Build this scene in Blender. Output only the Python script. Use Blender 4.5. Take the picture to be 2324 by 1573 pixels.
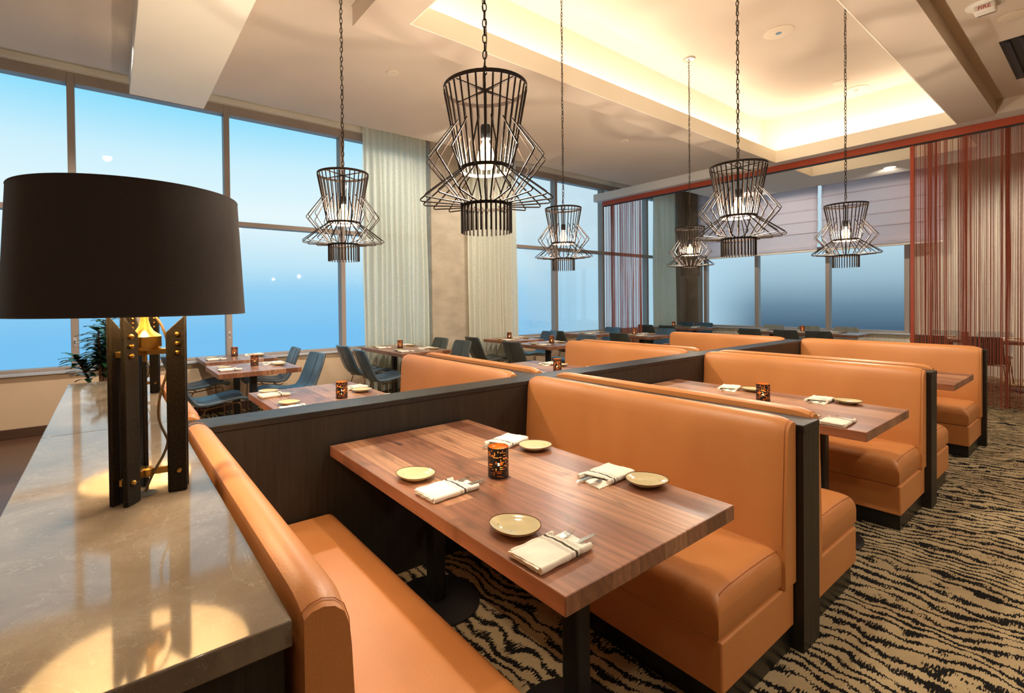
import bpy, bmesh, math, random
from mathutils import Vector, Matrix
random.seed(7)
PI = math.pi
scene = bpy.context.scene
COL = scene.collection
for o in list(bpy.data.objects):
    bpy.data.objects.remove(o, do_unlink=True)

# ------------------------------------------------------------------ camera
F_PX, CX, CY, W, H = 1099.09, 1067.71, 693.97, 2324, 1573
YAW, PITCH, ROLL, CAMH = math.radians(53.3355), math.radians(0.6078), math.radians(-0.5948), 1.45
Fw = Vector((math.cos(YAW)*math.cos(PITCH), math.sin(YAW)*math.cos(PITCH), -math.sin(PITCH)))
Rt = Vector((math.sin(YAW), -math.cos(YAW), 0.0))
Up = Rt.cross(Fw)
R2 = math.cos(ROLL)*Rt + math.sin(ROLL)*Up
U2 = -math.sin(ROLL)*Rt + math.cos(ROLL)*Up
cd = bpy.data.cameras.new('camera')
cam = bpy.data.objects.new('camera', cd)
COL.objects.link(cam)
M = Matrix((R2, U2, -Fw)).transposed().to_4x4()
M.translation = Vector((0, 0, CAMH))
cam.matrix_world = M
cd.sensor_width = 36.0
cd.lens = F_PX/W*36.0
cd.shift_x = (W/2-CX)/W
cd.shift_y = -(H/2-CY)/W
cd.clip_start = 0.02
cd.clip_end = 200
scene.camera = cam

# ------------------------------------------------------------------ view + world
vs = scene.view_settings
vs.view_transform = 'Standard'
vs.look = 'None'
vs.gamma = 1.0
vs.use_curve_mapping = False
vs.exposure = 0.0

def S(r, g, b, a=1.0):
    f = lambda c: (c/255.0/12.92) if c/255.0 <= 0.04045 else ((c/255.0+0.055)/1.055)**2.4
    return (f(r), f(g), f(b), a)

world = bpy.data.worlds.new('hazy_dusk_sky')
scene.world = world
world.use_nodes = True
wn, wl = world.node_tree.nodes, world.node_tree.links
wn.clear()
wout = wn.new('ShaderNodeOutputWorld'); wbg = wn.new('ShaderNodeBackground')
wtc = wn.new('ShaderNodeTexCoord'); wsp = wn.new('ShaderNodeSeparateXYZ')
wl.new(wtc.outputs['Generated'], wsp.inputs[0])
def wramp(stops):
    n = wn.new('ShaderNodeValToRGB')
    e = n.color_ramp.elements
    e[0].position, e[0].color = stops[0]
    e[1].position, e[1].color = stops[-1]
    for p, c in stops[1:-1]:
        x = e.new(p); x.color = c
    return n
wm = wn.new('ShaderNodeMapRange'); wm.inputs[1].default_value = -0.5; wm.inputs[2].default_value = 0.6
wl.new(wsp.outputs['Z'], wm.inputs[0])
def P(z): return (z+0.5)/1.1
# main side of the sky (over the long window wall)
ra = wramp([(P(-.5), S(108,180,230)), (P(-.06), S(116,187,233)), (P(0.02), S(142,200,234)), (P(.07), S(184,221,238)),
            (P(.16), S(222,239,243)), (P(.25), S(196,231,244)), (P(.34), S(126,212,243)), (P(.5), S(112,204,242))])
# side towards the street end
rb = wramp([(P(-.5), S(60,86,106)), (P(-.05), S(72,98,120)), (P(-.015), S(100,130,150)), (P(.03), S(148,180,196)), (P(.08), S(176,206,220)),
            (P(.2), S(190,214,226)), (P(.5), S(130,205,240))])
rc = wramp([(P(-.5), S(150,196,218)), (P(.0), S(170,206,224)), (P(.1), S(180,214,230)), (P(.25), S(200,226,238)), (P(.5), S(130,205,240))])
wl.new(wm.outputs[0], ra.inputs[0]); wl.new(wm.outputs[0], rb.inputs[0]); wl.new(wm.outputs[0], rc.inputs[0])
m1 = wn.new('ShaderNodeMapRange'); m1.inputs[1].default_value = 0.80; m1.inputs[2].default_value = 0.62
m2 = wn.new('ShaderNodeMapRange'); m2.inputs[1].default_value = 0.885; m2.inputs[2].default_value = 0.925
wl.new(wsp.outputs['X'], m1.inputs[0]); wl.new(wsp.outputs['X'], m2.inputs[0])
mx1 = wn.new('ShaderNodeMix'); mx1.data_type = 'RGBA'
mx2 = wn.new('ShaderNodeMix'); mx2.data_type = 'RGBA'
wl.new(m1.outputs[0], mx1.inputs[0]); wl.new(rc.outputs[0], mx1.inputs[6]); wl.new(ra.outputs[0], mx1.inputs[7])
wl.new(m2.outputs[0], mx2.inputs[0]); wl.new(mx1.outputs[2], mx2.inputs[6]); wl.new(rb.outputs[0], mx2.inputs[7])
wl.new(mx2.outputs[2], wbg.inputs[0]); wbg.inputs[1].default_value = 1.1
wl.new(wbg.outputs[0], wout.inputs[0])

# ------------------------------------------------------------------ cove, down, added fill and bulb lights
def area(name, loc, sx, sy, power, color, rot=(0, 0, 0)):
    l = bpy.data.lights.new(name, 'AREA'); l.shape = 'RECTANGLE'; l.size = sx; l.size_y = sy
    l.energy = power; l.color = color
    o = bpy.data.objects.new(name, l); COL.objects.link(o); o.location = loc; o.rotation_euler = rot
    return o
WARM = (1.0, 0.91, 0.79)
COVE = (1.0, 0.91, 0.76)
# strips lying on the shelves of the big tray, shining up
COVE_W = 7.0
area('cove_strip_window_side', (5.3, 3.50, 3.83), 6.9, 0.05, COVE_W*7.0, COVE, (PI, 0, 0))
area('cove_strip_track_side', (8.82, 2.3, 3.83), 0.05, 2.1, COVE_W*2.2, COVE, (PI, 0, 0))
area('cove_strip_aisle_side', (5.3, 1.08, 3.83), 6.9, 0.05, COVE_W*2.2, COVE, (PI, 0, 0))
area('cove_strip_entry_side', (1.74, 2.3, 3.83), 0.05, 2.1, COVE_W*2.0, COVE, (PI, 0, 0))
# the smaller tray beyond the red track
area('cove_strip_far_tray', (10.32, 2.3, 3.83), 0.05, 2.0, COVE_W*2.0, COVE, (PI, 0, 0))
area('cove_strip_far_tray', (9.6, 3.46, 3.83), 1.0, 0.05, COVE_W*0.8, COVE, (PI, 0, 0))

def spot(name, loc, power, color=WARM, size=100, blend=0.7, radius=0.06, tgt=None):
    l = bpy.data.lights.new(name, 'SPOT'); l.energy = power; l.color = color
    l.spot_size = math.radians(size); l.spot_blend = blend; l.shadow_soft_size = radius
    o = bpy.data.objects.new(name, l); COL.objects.link(o); o.location = loc
    if tgt:
        o.rotation_euler = (Vector(tgt)-Vector(loc)).to_track_quat('-Z', 'Y').to_euler()
    return o
SPOTS = [  # downlights, plus unseen spots added to fill the room (x, y, z, power, tgt)
    (10.57, 2.33, 3.61, 90, (12.3, 2.9, 2.6)), (10.57, 4.6, 3.61, 115, (12.35, 4.9, 2.9)), (10.57, 0.4, 3.61, 330, (12.6, 0.3, 1.5)),
    (10.57, -1.2, 3.61, 280, (12.6, -1.2, 1.5)),
    (-1.2, 0.6, 3.77, 40, (0.6, 1.6, 0.6)), (0.9, -0.8, 3.77, 130, (1.6, 1.6, 0.6)), (-1.2, 3.2, 3.77, 240, None),
    (3.2, -1.6, 3.77, 480, (3.2, 1.2, 0.3)), (6.0, -1.6, 3.77, 420, (5.6, 1.2, 0.3)), (7.8, -0.4, 3.77, 160, None),
    (2.0, 5.0, 3.77, 420, None), (3.8, 5.3, 3.77, 420, (3.8, 7.0, 2.4)), (5.8, 5.3, 3.77, 380, (5.8, 6.9, 2.2)), (7.8, 5.0, 3.77, 250, None), (0.0, 5.0, 3.77, 900, (0.0, 6.6, 0.5)),
    (-2.5, -2.5, 3.77, 400, None), (2.0, -3.6, 3.77, 400, None), (6.0, -3.6, 3.77, 400, None),
]
DOWN = 0.45
for (x, y, z, p, t) in SPOTS:
    spot('downlight_and_fill_beam', (x, y, z), p*DOWN*(3.2 if x > 10 else 1), tgt=t, size=120 if t is None else 105)

# ------------------------------------------------------------------ object helpers
class MB:
    def __init__(s):
        s.v = []; s.f = []; s.m = []; s.cur = 0
    def add(s, vs_, fs_):
        n = len(s.v); s.v += [tuple(p) for p in vs_]
        for f in fs_:
            s.f.append(tuple(i+n for i in f)); s.m.append(s.cur)
        return s
    def mat(s, i): s.cur = i; return s
    def box(s, x0, x1, y0, y1, z0, z1):
        vs_ = [(x, y, z) for z in (z0, z1) for y in (y0, y1) for x in (x0, x1)]
        return s.add(vs_, [(0, 2, 3, 1), (4, 5, 7, 6), (0, 1, 5, 4), (2, 6, 7, 3), (0, 4, 6, 2), (1, 3, 7, 5)])
    def obox(s, c, ax, ay, az, hx, hy, hz):
        c, ax, ay, az = Vector(c), Vector(ax), Vector(ay), Vector(az)
        vs_ = [c+ax*(hx*i)+ay*(hy*j)+az*(hz*k) for k in (-1, 1) for j in (-1, 1) for i in (-1, 1)]
        return s.add(vs_, [(0, 2, 3, 1), (4, 5, 7, 6), (0, 1, 5, 4), (2, 6, 7, 3), (0, 4, 6, 2), (1, 3, 7, 5)])
    def tube(s, pts, r, n=8, closed=False, cap=True):
        pts = [Vector(p) for p in pts]; k = len(pts); vs_ = []; prev = None
        for i, p in enumerate(pts):
            if closed: t = pts[(i+1) % k]-pts[i-1]
            elif i == 0: t = pts[1]-p
            elif i == k-1: t = p-pts[i-1]
            else:
                t = (pts[i+1]-p).normalized()+(p-pts[i-1]).normalized()
            if t.length < 1e-9: t = Vector((0, 0, 1))
            t.normalize()
            if prev is None:
                a = Vector((0, 0, 1)) if abs(t.z) < .9 else Vector((1, 0, 0))
                u = t.cross(a).normalized()
            else:
                u = prev-t*prev.dot(t)
                u = u.normalized() if u.length > 1e-6 else t.orthogonal().normalized()
            prev = u; w = t.cross(u)
            rr = r[i] if isinstance(r, (list, tuple)) else r
            for j in range(n):
                a = 2*PI*j/n
                vs_.append(p+u*(rr*math.cos(a))+w*(rr*math.sin(a)))
        fs_ = []
        for i in range(k if closed else k-1):
            i2 = (i+1) % k
            for j in range(n):
                j2 = (j+1) % n
                fs_.append((i*n+j, i*n+j2, i2*n+j2, i2*n+j))
        if cap and not closed:
            fs_.append(tuple(range(n-1, -1, -1))); fs_.append(tuple((k-1)*n+j for j in range(n)))
        return s.add(vs_, fs_)
    def lathe(s, prof, c=(0, 0, 0), n=32, cap0=True, cap1=True, rf=None):
        vs_ = []; k = len(prof)
        for (r, z) in prof:
            for j in range(n):
                a = 2*PI*j/n; q = rf(a) if rf else 1.0
                vs_.append((c[0]+r*q*math.cos(a), c[1]+r*q*math.sin(a), c[2]+z))
        fs_ = []
        for i in range(k-1):
            for j in range(n):
                j2 = (j+1) % n
                fs_.append((i*n+j, i*n+j2, (i+1)*n+j2, (i+1)*n+j))
        if cap0: fs_.append(tuple(range(n-1, -1, -1)))
        if cap1: fs_.append(tuple((k-1)*n+j for j in range(n)))
        return s.add(vs_, fs_)
    def grid(s, rows, closed_u=False):
        k = len(rows); n = len(rows[0]); vs_ = [p for r in rows for p in r]; fs_ = []
        for i in range(k-1):
            for j in range(n if closed_u else n-1):
                j2 = (j+1) % n
                fs_.append((i*n+j, i*n+j2, (i+1)*n+j2, (i+1)*n+j))
        return s.add(vs_, fs_)
    def prism(s, poly, axis, a0, a1):
        """poly: list of 2D points; axis: extrusion axis"""
        def mk(p, a):
            return {'X': (a, p[0], p[1]), 'Y': (p[0], a, p[1]), 'Z': (p[0], p[1], a)}[axis]
        n = len(poly)
        vs_ = [mk(p, a0) for p in poly]+[mk(p, a1) for p in poly]
        fs_ = [tuple(range(n)), tuple(range(2*n-1, n-1, -1))]+[(i, i+n, (i+1) % n+n, (i+1) % n) for i in range(n)]
        return s.add(vs_, fs_)
    def build(s, name, mats, parent=None, smooth=False, bevel=0, seg=2, solid=0, sharp=40, loc=None, off=0.0):
        me = bpy.data.meshes.new(name); me.from_pydata(s.v, [], s.f); me.update()
        if not isinstance(mats, (list, tuple)): mats = [mats]
        for m in mats: me.materials.append(m)
        bm = bmesh.new(); bm.from_mesh(me)
        for i, f in enumerate(bm.faces): f.material_index = s.m[i]
        bmesh.ops.recalc_face_normals(bm, faces=bm.faces)
        bm.to_mesh(me); bm.free()
        if smooth or bevel:
            for p in me.polygons: p.use_smooth = True
            me.set_sharp_from_angle(angle=math.radians(sharp))
        o = bpy.data.objects.new(name, me); COL.objects.link(o)
        if parent: o.parent = parent
        if loc: o.location = loc
        if solid:
            md = o.modifiers.new('thickness', 'SOLIDIFY'); md.thickness = solid; md.offset = off
        if bevel:
            md = o.modifiers.new('bevel', 'BEVEL'); md.width = bevel; md.segments = seg; md.limit_method = 'ANGLE'
            md.angle_limit = math.radians(35)
            md.harden_normals = False
        return o

def tag(o, label=None, cat=None, group=None, kind=None):
    if label: o['label'] = label
    if cat: o['category'] = cat
    if group: o['group'] = group
    if kind: o['kind'] = kind
    return o
def thing(name, loc, label=None, cat=None, group=None, rz=0.0, kind=None):
    o = bpy.data.objects.new(name, None); COL.objects.link(o)
    o.empty_display_size = 0.1
    o.location = loc; o.rotation_euler = (0, 0, rz)
    return tag(o, label, cat, group, kind)
def dup(root, loc=None, rz=None, label=None, group=None):
    r = root.copy(); COL.objects.link(r)
    if loc is not None: r.location = loc
    if rz is not None: r.rotation_euler = (0, 0, rz)
    if label: r['label'] = label
    if group: r['group'] = group
    for ch in list(root.children):
        c = ch.copy(); COL.objects.link(c); c.parent = r
        for g in list(ch.children):
            d = g.copy(); COL.objects.link(d); d.parent = c
    return r

# ------------------------------------------------------------------ materials
def nodes(name):
    m = bpy.data.materials.new(name); m.use_nodes = True
    nt = m.node_tree; b = nt.nodes['Principled BSDF']
    return m, nt, b
def pmat(name, col, rough=0.5, metal=0.0, bump=0.0, bscale=60.0, coat=0.0, spec=0.5, emit=None, estr=0.0, sheen=0.0,
         var=0.0, vscale=6.0, vcol=None, stretch=(1, 1, 1), detail=4.0):
    m, nt, b = nodes(name)
    b.inputs['Base Color'].default_value = col
    b.inputs['Roughness'].default_value = rough
    b.inputs['Metallic'].default_value = metal
    b.inputs['Specular IOR Level'].default_value = spec
    b.inputs['Coat Weight'].default_value = coat
    b.inputs['Coat Roughness'].default_value = 0.08
    b.inputs['Sheen Weight'].default_value = sheen
    if emit:
        b.inputs['Emission Color'].default_value = emit; b.inputs['Emission Strength'].default_value = estr
    if var or bump:
        tc = nt.nodes.new('ShaderNodeTexCoord'); mp = nt.nodes.new('ShaderNodeMapping'); mp.inputs['Scale'].default_value = stretch
        nt.links.new(tc.outputs['Object'], mp.inputs[0])
    if var:
        n = nt.nodes.new('ShaderNodeTexNoise'); n.inputs['Scale'].default_value = vscale; n.inputs['Detail'].default_value = detail
        nt.links.new(mp.outputs[0], n.inputs['Vector'])
        r = nt.nodes.new('ShaderNodeMapRange'); r.inputs[1].default_value = 0.3; r.inputs[2].default_value = 0.7
        r.inputs[3].default_value = 0.0; r.inputs[4].default_value = var
        nt.links.new(n.outputs[0], r.inputs[0])
        mx = nt.nodes.new('ShaderNodeMix'); mx.data_type = 'RGBA'
        mx.inputs[6].default_value = col; mx.inputs[7].default_value = vcol or tuple(c*0.5 for c in col[:3])+(1,)
        nt.links.new(r.outputs[0], mx.inputs[0]); nt.links.new(mx.outputs[2], b.inputs['Base Color'])
    if bump:
        n2 = nt.nodes.new('ShaderNodeTexNoise'); n2.inputs['Scale'].default_value = bscale; n2.inputs['Detail'].default_value = 3
        nt.links.new(mp.outputs[0], n2.inputs['Vector'])
        bp = nt.nodes.new('ShaderNodeBump'); bp.inputs['Strength'].default_value = bump; bp.inputs['Distance'].default_value = 0.01
        nt.links.new(n2.outputs[0], bp.inputs['Height']); nt.links.new(bp.outputs[0], b.inputs['Normal'])
    return m

MT = {}
MT['leather'] = pmat('tan_leather', S(203,134,76), rough=0.42, bump=0.10, bscale=220, spec=0.5, var=0.35, vscale=3.0, vcol=S(182,112,52))
MT['darkwood'] = pmat('black_stained_oak', S(36,30,23), rough=0.5, bump=0.25, bscale=40, stretch=(1, 1, 0.06), var=0.7, vscale=60, vcol=S(18,15,11), spec=0.5)
MT['capwood'] = pmat('black_stained_oak_cap', S(40,35,32), rough=0.42, bump=0.2, bscale=50, stretch=(0.3, 0.3, 1), var=0.6, vscale=60, vcol=S(22,19,17), spec=0.35)
MT['plinth'] = pmat('black_plinth', S(20,18,16), rough=0.35, var=0.4, vscale=8)
MT['black'] = pmat('black_powder_coat', S(22,21,21), rough=0.45, bump=0.1, bscale=300)
MT['blackmetal'] = pmat('dark_bronze_wire', S(40,31,25), rough=0.6, metal=0.0, spec=0.12, var=0.3, vscale=30)
MT['bronze'] = pmat('bronze_leg_metal', S(120,88,60), rough=0.35, metal=0.8, var=0.2, vscale=20)
MT['brass'] = pmat('aged_brass', S(190,150,80), rough=0.28, metal=1.0, var=0.4, vscale=40, vcol=S(120,88,40))
MT['soffit'] = pmat('warm_ceiling_paint', S(208,190,170), rough=0.85, spec=0.2, var=0.12, vscale=1.2, bump=0.02, bscale=90)
MT['ceil'] = pmat('cream_ceiling_paint', S(228,216,196), rough=0.85, spec=0.2, var=0.08, vscale=1.5)
MT['band'] = pmat('light_bulkhead_paint', S(222,214,204), rough=0.8, spec=0.2, var=0.06, vscale=2)
MT['wall'] = pmat('beige_wall_plaster', S(214,186,154), rough=0.7, spec=0.3, var=0.15, vscale=2.2, bump=0.05, bscale=30)
MT['base'] = pmat('brown_baseboard', S(82,56,38), rough=0.5, var=0.4, vscale=10, stretch=(0.2, 1, 1))
MT['frame'] = pmat('bronze_window_frame', S(158,142,130), rough=0.5, metal=0.0, var=0.1, vscale=4)
MT['sill'] = pmat('window_sill_metal', S(196,198,204), rough=0.3, metal=0.2, var=0.1, vscale=4)
MT['concrete'] = pmat('board_marked_concrete', S(186,172,150), rough=0.8, bump=0.25, bscale=12, var=0.6, vscale=3.5, vcol=S(150,136,116), stretch=(1, 1, 1.6))
MT['concrete_dark'] = pmat('grey_brown_concrete', S(128,114,98), rough=0.8, bump=0.2, bscale=12, var=0.5, vscale=3)
MT['red'] = pmat('rust_red_metal', S(176,72,40), rough=0.45, spec=0.4, var=0.2, vscale=3)
MT['wallpaper'] = pmat('pale_grooved_wallcovering', S(206,192,170), rough=0.8, bump=0.3, bscale=30, var=0.6, vscale=45, vcol=S(158,146,128), stretch=(1, 1, 0.03))
MT['wainscot'] = pmat('pale_grained_panel', S(226,214,192), rough=0.7, var=0.7, vscale=28, vcol=S(190,176,152), stretch=(1, 1, 0.15), bump=0.1)
MT['napkin'] = None
MT['steel'] = pmat('polished_steel', S(200,198,194), rough=0.18, metal=1.0, var=0.05, vscale=30)
MT['bright'] = pmat('cream_paint_with_glow', S(246,236,216), rough=0.85, spec=0.2, var=0.06, vscale=1.5)  # ceiling cream made lighter to stand for lamp light on the beam
MT['cover'] = pmat('ceiling_cover_plastic', S(214,196,172), rough=0.6, var=0.05, vscale=10)
MT['white'] = pmat('white_plastic', S(226,218,204), rough=0.45, var=0.05, vscale=10)
MT['redink'] = pmat('red_lettering', S(170,40,34), rough=0.5, var=0.05)
MT['vent'] = pmat('dark_air_vent', S(30,26,22), rough=0.6, var=0.3, vscale=20)
MT['shade'] = pmat('charcoal_lampshade_cloth', S(58,51,48), rough=0.85, spec=0.15, bump=0.3, bscale=500, sheen=0.15, var=0.3, vscale=300, vcol=S(42,37,35))
MT['shade_in'] = pmat('lampshade_lining', S(236,214,170), rough=0.7, var=0.05)
MT['cord'] = pmat('brown_lamp_cord', S(96,78,48), rough=0.4, var=0.2, vscale=50)
MT['post'] = pmat('speckled_black_iron', S(14,12,11), rough=0.5, spec=0.15, metal=0.0, bump=0.15, bscale=200, var=0.6, vscale=260, vcol=S(48,40,28), detail=1)
MT['soil'] = pmat('potting_soil', S(50,38,28), rough=0.9, bump=0.8, bscale=60, var=0.5, vscale=40)
MT['leaf'] = pmat('glossy_dark_leaf', S(34,74,40), rough=0.28, var=0.7, vscale=25, vcol=S(14,40,26), spec=0.6)
MT['trunk'] = pmat('plant_stem_bark', S(120,84,60), rough=0.8, var=0.5, vscale=30, bump=0.3)
MT['pot'] = pmat('dark_planter', S(36,34,36), rough=0.5, var=0.2, vscale=10)

def leather_chair():
    return pmat('slate_blue_leather', S(70,88,102), rough=0.28, bump=0.12, bscale=180, var=0.5, vscale=6, vcol=S(52,62,70), spec=0.6)
MT['chair'] = leather_chair()
MT['chair2'] = pmat('grey_leather', S(74,76,72), rough=0.4, bump=0.12, bscale=180, var=0.5, vscale=6, vcol=S(52,54,52), spec=0.5)
MT['chairpale'] = pmat('pale_grey_leather', S(140,138,124), rough=0.5, bump=0.12, bscale=180, var=0.4, vscale=6, vcol=S(112,110,98), spec=0.5)
MT['seam'] = pmat('dark_seam_thread', S(40,44,48), rough=0.7, var=0.1)
MT['lseam'] = pmat('tan_welt', S(172,102,50), rough=0.5, var=0.1)

# emissive bits
MT['bulbglow'] = pmat('glowing_filament', S(255,200,120), emit=(1.0, 0.55, 0.2, 1), estr=26.0)
def bulb_mat():
    m = bpy.data.materials.new('glowing_bulb'); m.use_nodes = True; nt = m.node_tree; nt.nodes.clear()
    o = nt.nodes.new('ShaderNodeOutputMaterial'); t = nt.nodes.new('ShaderNodeBsdfTransparent'); e = nt.nodes.new('ShaderNodeEmission')
    e.inputs[0].default_value = (1.0, 0.62, 0.28, 1); e.inputs[1].default_value = 5.0
    ad = nt.nodes.new('ShaderNodeAddShader'); nt.links.new(t.outputs[0], ad.inputs[0]); nt.links.new(e.outputs[0], ad.inputs[1]); nt.links.new(ad.outputs[0], o.inputs[0])
    return m
MT['bulbshine'] = bulb_mat()
MT['flame'] = pmat('candle_flame', S(255,190,90), emit=(1.0, 0.52, 0.16, 1), estr=22.0)
MT['lens'] = pmat('lit_downlight_lens', S(255,240,215), emit=(1.0, 0.86, 0.66, 1), estr=3.0)
MT['wax'] = pmat('amber_wax', S(236,170,90), rough=0.4, var=0.1)
MT['gold'] = pmat('gold_inner_sleeve', S(206,140,66), rough=0.45, metal=0.3, var=0.3, vscale=60)

def glass_mat(name, col, refl=0.06, rough=0.02, tint=(1, 1, 1, 1)):
    m = bpy.data.materials.new(name); m.use_nodes = True; nt = m.node_tree; nt.nodes.clear()
    o = nt.nodes.new('ShaderNodeOutputMaterial'); t = nt.nodes.new('ShaderNodeBsdfTransparent'); t.inputs[0].default_value = tint
    g = nt.nodes.new('ShaderNodeBsdfGlossy'); g.inputs['Roughness'].default_value = rough; g.inputs[0].default_value = col
    fr = nt.nodes.new('ShaderNodeFresnel'); fr.inputs[0].default_value = 1.45
    mx = nt.nodes.new('ShaderNodeMixShader'); mu = nt.nodes.new('ShaderNodeMath'); mu.operation = 'MULTIPLY'
    mu.inputs[1].default_value = refl
    nt.links.new(fr.outputs[0], mu.inputs[0]); nt.links.new(mu.outputs[0], mx.inputs[0])
    nt.links.new(t.outputs[0], mx.inputs[1]); nt.links.new(g.outputs[0], mx.inputs[2]); nt.links.new(mx.outputs[0], o.inputs[0])
    return m
MT['glass'] = glass_mat('window_glass', (1, 1, 1, 1), refl=0.12)
MT['bulbglass'] = glass_mat('amber_bulb_glass', (1, 0.9, 0.7, 1), refl=1.2, tint=(1.0, 0.86, 0.6, 1))

def N(nt, kind, **kw):
    n = nt.nodes.new(kind)
    for k, v in kw.items(): setattr(n, k, v)
    return n
def math_n(nt, op, a, b=None, c=None):
    n = nt.nodes.new('ShaderNodeMath'); n.operation = op
    for i, x in enumerate((a, b, c)):
        if x is None: continue
        if isinstance(x, (int, float)): n.inputs[i].default_value = x
        else: nt.links.new(x, n.inputs[i])
    return n.outputs[0]
def mixc(nt, f, a, b, mode='MIX'):
    n = nt.nodes.new('ShaderNodeMix'); n.data_type = 'RGBA'; n.blend_type = mode
    for sck, x in ((n.inputs[0], f), (n.inputs[6], a), (n.inputs[7], b)):
        if isinstance(x, (int, float)): sck.default_value = x
        elif isinstance(x, tuple): sck.default_value = x
        else: nt.links.new(x, sck)
    return n.outputs[2]
def ramp(nt, fac, stops):
    n = nt.nodes.new('ShaderNodeValToRGB'); e = n.color_ramp.elements
    e[0].position, e[0].color = stops[0]; e[1].position, e[1].color = stops[-1]
    for p, c in stops[1:-1]:
        x = e.new(p); x.color = c
    nt.links.new(fac, n.inputs[0]); return n.outputs[0]

def walnut():
    m, nt, b = nodes('walnut_butcher_block')
    L = nt.links
    tc = N(nt, 'ShaderNodeTexCoord'); sp = N(nt, 'ShaderNodeSeparateXYZ'); L.new(tc.outputs['Object'], sp.inputs[0])
    oi = N(nt, 'ShaderNodeObjectInfo')
    px = math_n(nt, 'FLOOR', math_n(nt, 'DIVIDE', math_n(nt, 'ADD', sp.outputs['X'], math_n(nt, 'MULTIPLY', sp.outputs['Z'], 0.0)), 0.118))
    wn1 = N(nt, 'ShaderNodeTexWhiteNoise', noise_dimensions='1D'); L.new(px, wn1.inputs['W'])
    wn2 = N(nt, 'ShaderNodeTexWhiteNoise', noise_dimensions='2D')
    # board lengths
    yy = math_n(nt, 'FLOOR', math_n(nt, 'DIVIDE', math_n(nt, 'ADD', sp.outputs['Y'], math_n(nt, 'MULTIPLY', wn1.outputs[0], 5.0)), 6.0))
    cb = N(nt, 'ShaderNodeCombineXYZ'); L.new(px, cb.inputs[0]); L.new(yy, cb.inputs[1]); L.new(cb.outputs[0], wn2.inputs['Vector'])
    plank = ramp(nt, wn2.outputs[0], [(0.0, S(128,80,56)), (0.35, S(158,102,72)), (0.65, S(180,122,88)), (1.0, S(208,152,112))])
    # grain : stretched and warped noise, offset per board
    cb2 = N(nt, 'ShaderNodeCombineXYZ')
    L.new(math_n(nt, 'ADD', sp.outputs['X'], math_n(nt, 'MULTIPLY', wn2.outputs[0], 7.0)), cb2.inputs[0])
    L.new(math_n(nt, 'MULTIPLY', sp.outputs['Y'], 0.10), cb2.inputs[1]); L.new(math_n(nt, 'MULTIPLY', sp.outputs['Z'], 1.0), cb2.inputs[2])
    g1 = N(nt, 'ShaderNodeTexNoise'); g1.inputs['Scale'].default_value = 70; g1.inputs['Detail'].default_value = 5; g1.inputs['Distortion'].default_value = 0.4
    L.new(cb2.outputs[0], g1.inputs['Vector'])
    g2 = N(nt, 'ShaderNodeTexWave', wave_type='RINGS', rings_direction='Y'); g2.inputs['Scale'].default_value = 9; g2.inputs['Distortion'].default_value = 9
    g2.inputs['Detail'].default_value = 3; g2.inputs['Detail Scale'].default_value = 1.2
    L.new(cb2.outputs[0], g2.inputs['Vector'])
    c1 = mixc(nt, math_n(nt, 'MULTIPLY', math_n(nt, 'SUBTRACT', 1.0, g1.outputs[0]), 1.0), plank, mixc(nt, 0.55, plank, S(58,34,24)))
    c2 = mixc(nt, math_n(nt, 'MULTIPLY', g2.outputs['Fac'], 0.30), c1, S(70,42,30))
    # dark figure and knots
    g3 = N(nt, 'ShaderNodeTexNoise'); g3.inputs['Scale'].default_value = 7; g3.inputs['Detail'].default_value = 3; g3.inputs['Distortion'].default_value = 1.2
    cb3 = N(nt, 'ShaderNodeCombineXYZ'); L.new(math_n(nt, 'ADD', sp.outputs['X'], math_n(nt, 'MULTIPLY', wn2.outputs[0], 3.0)), cb3.inputs[0])
    L.new(math_n(nt, 'MULTIPLY', sp.outputs['Y'], 0.45), cb3.inputs[1]); L.new(cb3.outputs[0], g3.inputs['Vector'])
    dk = N(nt, 'ShaderNodeMapRange'); dk.inputs[1].default_value = 0.56; dk.inputs[2].default_value = 0.76; dk.inputs[4].default_value = 0.75
    L.new(g3.outputs[0], dk.inputs[0])
    c3 = mixc(nt, dk.outputs[0], c2, S(66,44,34))
    g4 = N(nt, 'ShaderNodeTexNoise'); g4.inputs['Scale'].default_value = 11; g4.inputs['Detail'].default_value = 4; g4.inputs['Roughness'].default_value = 0.6; g4.inputs['Distortion'].default_value = 0.8
    cb4 = N(nt, 'ShaderNodeCombineXYZ'); L.new(math_n(nt, 'ADD', sp.outputs['X'], math_n(nt, 'MULTIPLY', wn2.outputs[0], 9.0)), cb4.inputs[0])
    L.new(math_n(nt, 'MULTIPLY', sp.outputs['Y'], 0.22), cb4.inputs[1]); L.new(cb4.outputs[0], g4.inputs['Vector'])
    kn = N(nt, 'ShaderNodeMapRange'); kn.inputs[1].default_value = 0.66; kn.inputs[2].default_value = 0.72; kn.inputs[4].default_value = 0.8
    L.new(g4.outputs[0], kn.inputs[0])
    c3 = mixc(nt, kn.outputs[0], c3, S(48,30,22))
    # thin joints
    fx = math_n(nt, 'FRACT', math_n(nt, 'DIVIDE', sp.outputs['X'], 0.118))
    jn = math_n(nt, 'LESS_THAN', fx, 0.02)
    c4 = mixc(nt, math_n(nt, 'MULTIPLY', jn, 0.5), c3, S(70,40,28))
    L.new(c4, b.inputs['Base Color'])
    b.inputs['Roughness'].default_value = 0.34; b.inputs['Coat Weight'].default_value = 0.15; b.inputs['Coat Roughness'].default_value = 0.3
    bp = N(nt, 'ShaderNodeBump'); bp.inputs['Strength'].default_value = 0.06; bp.inputs['Distance'].default_value = 0.003
    L.new(g1.outputs[0], bp.inputs['Height']); L.new(bp.outputs[0], b.inputs['Normal'])
    return m
MT['walnut'] = walnut()

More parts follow.
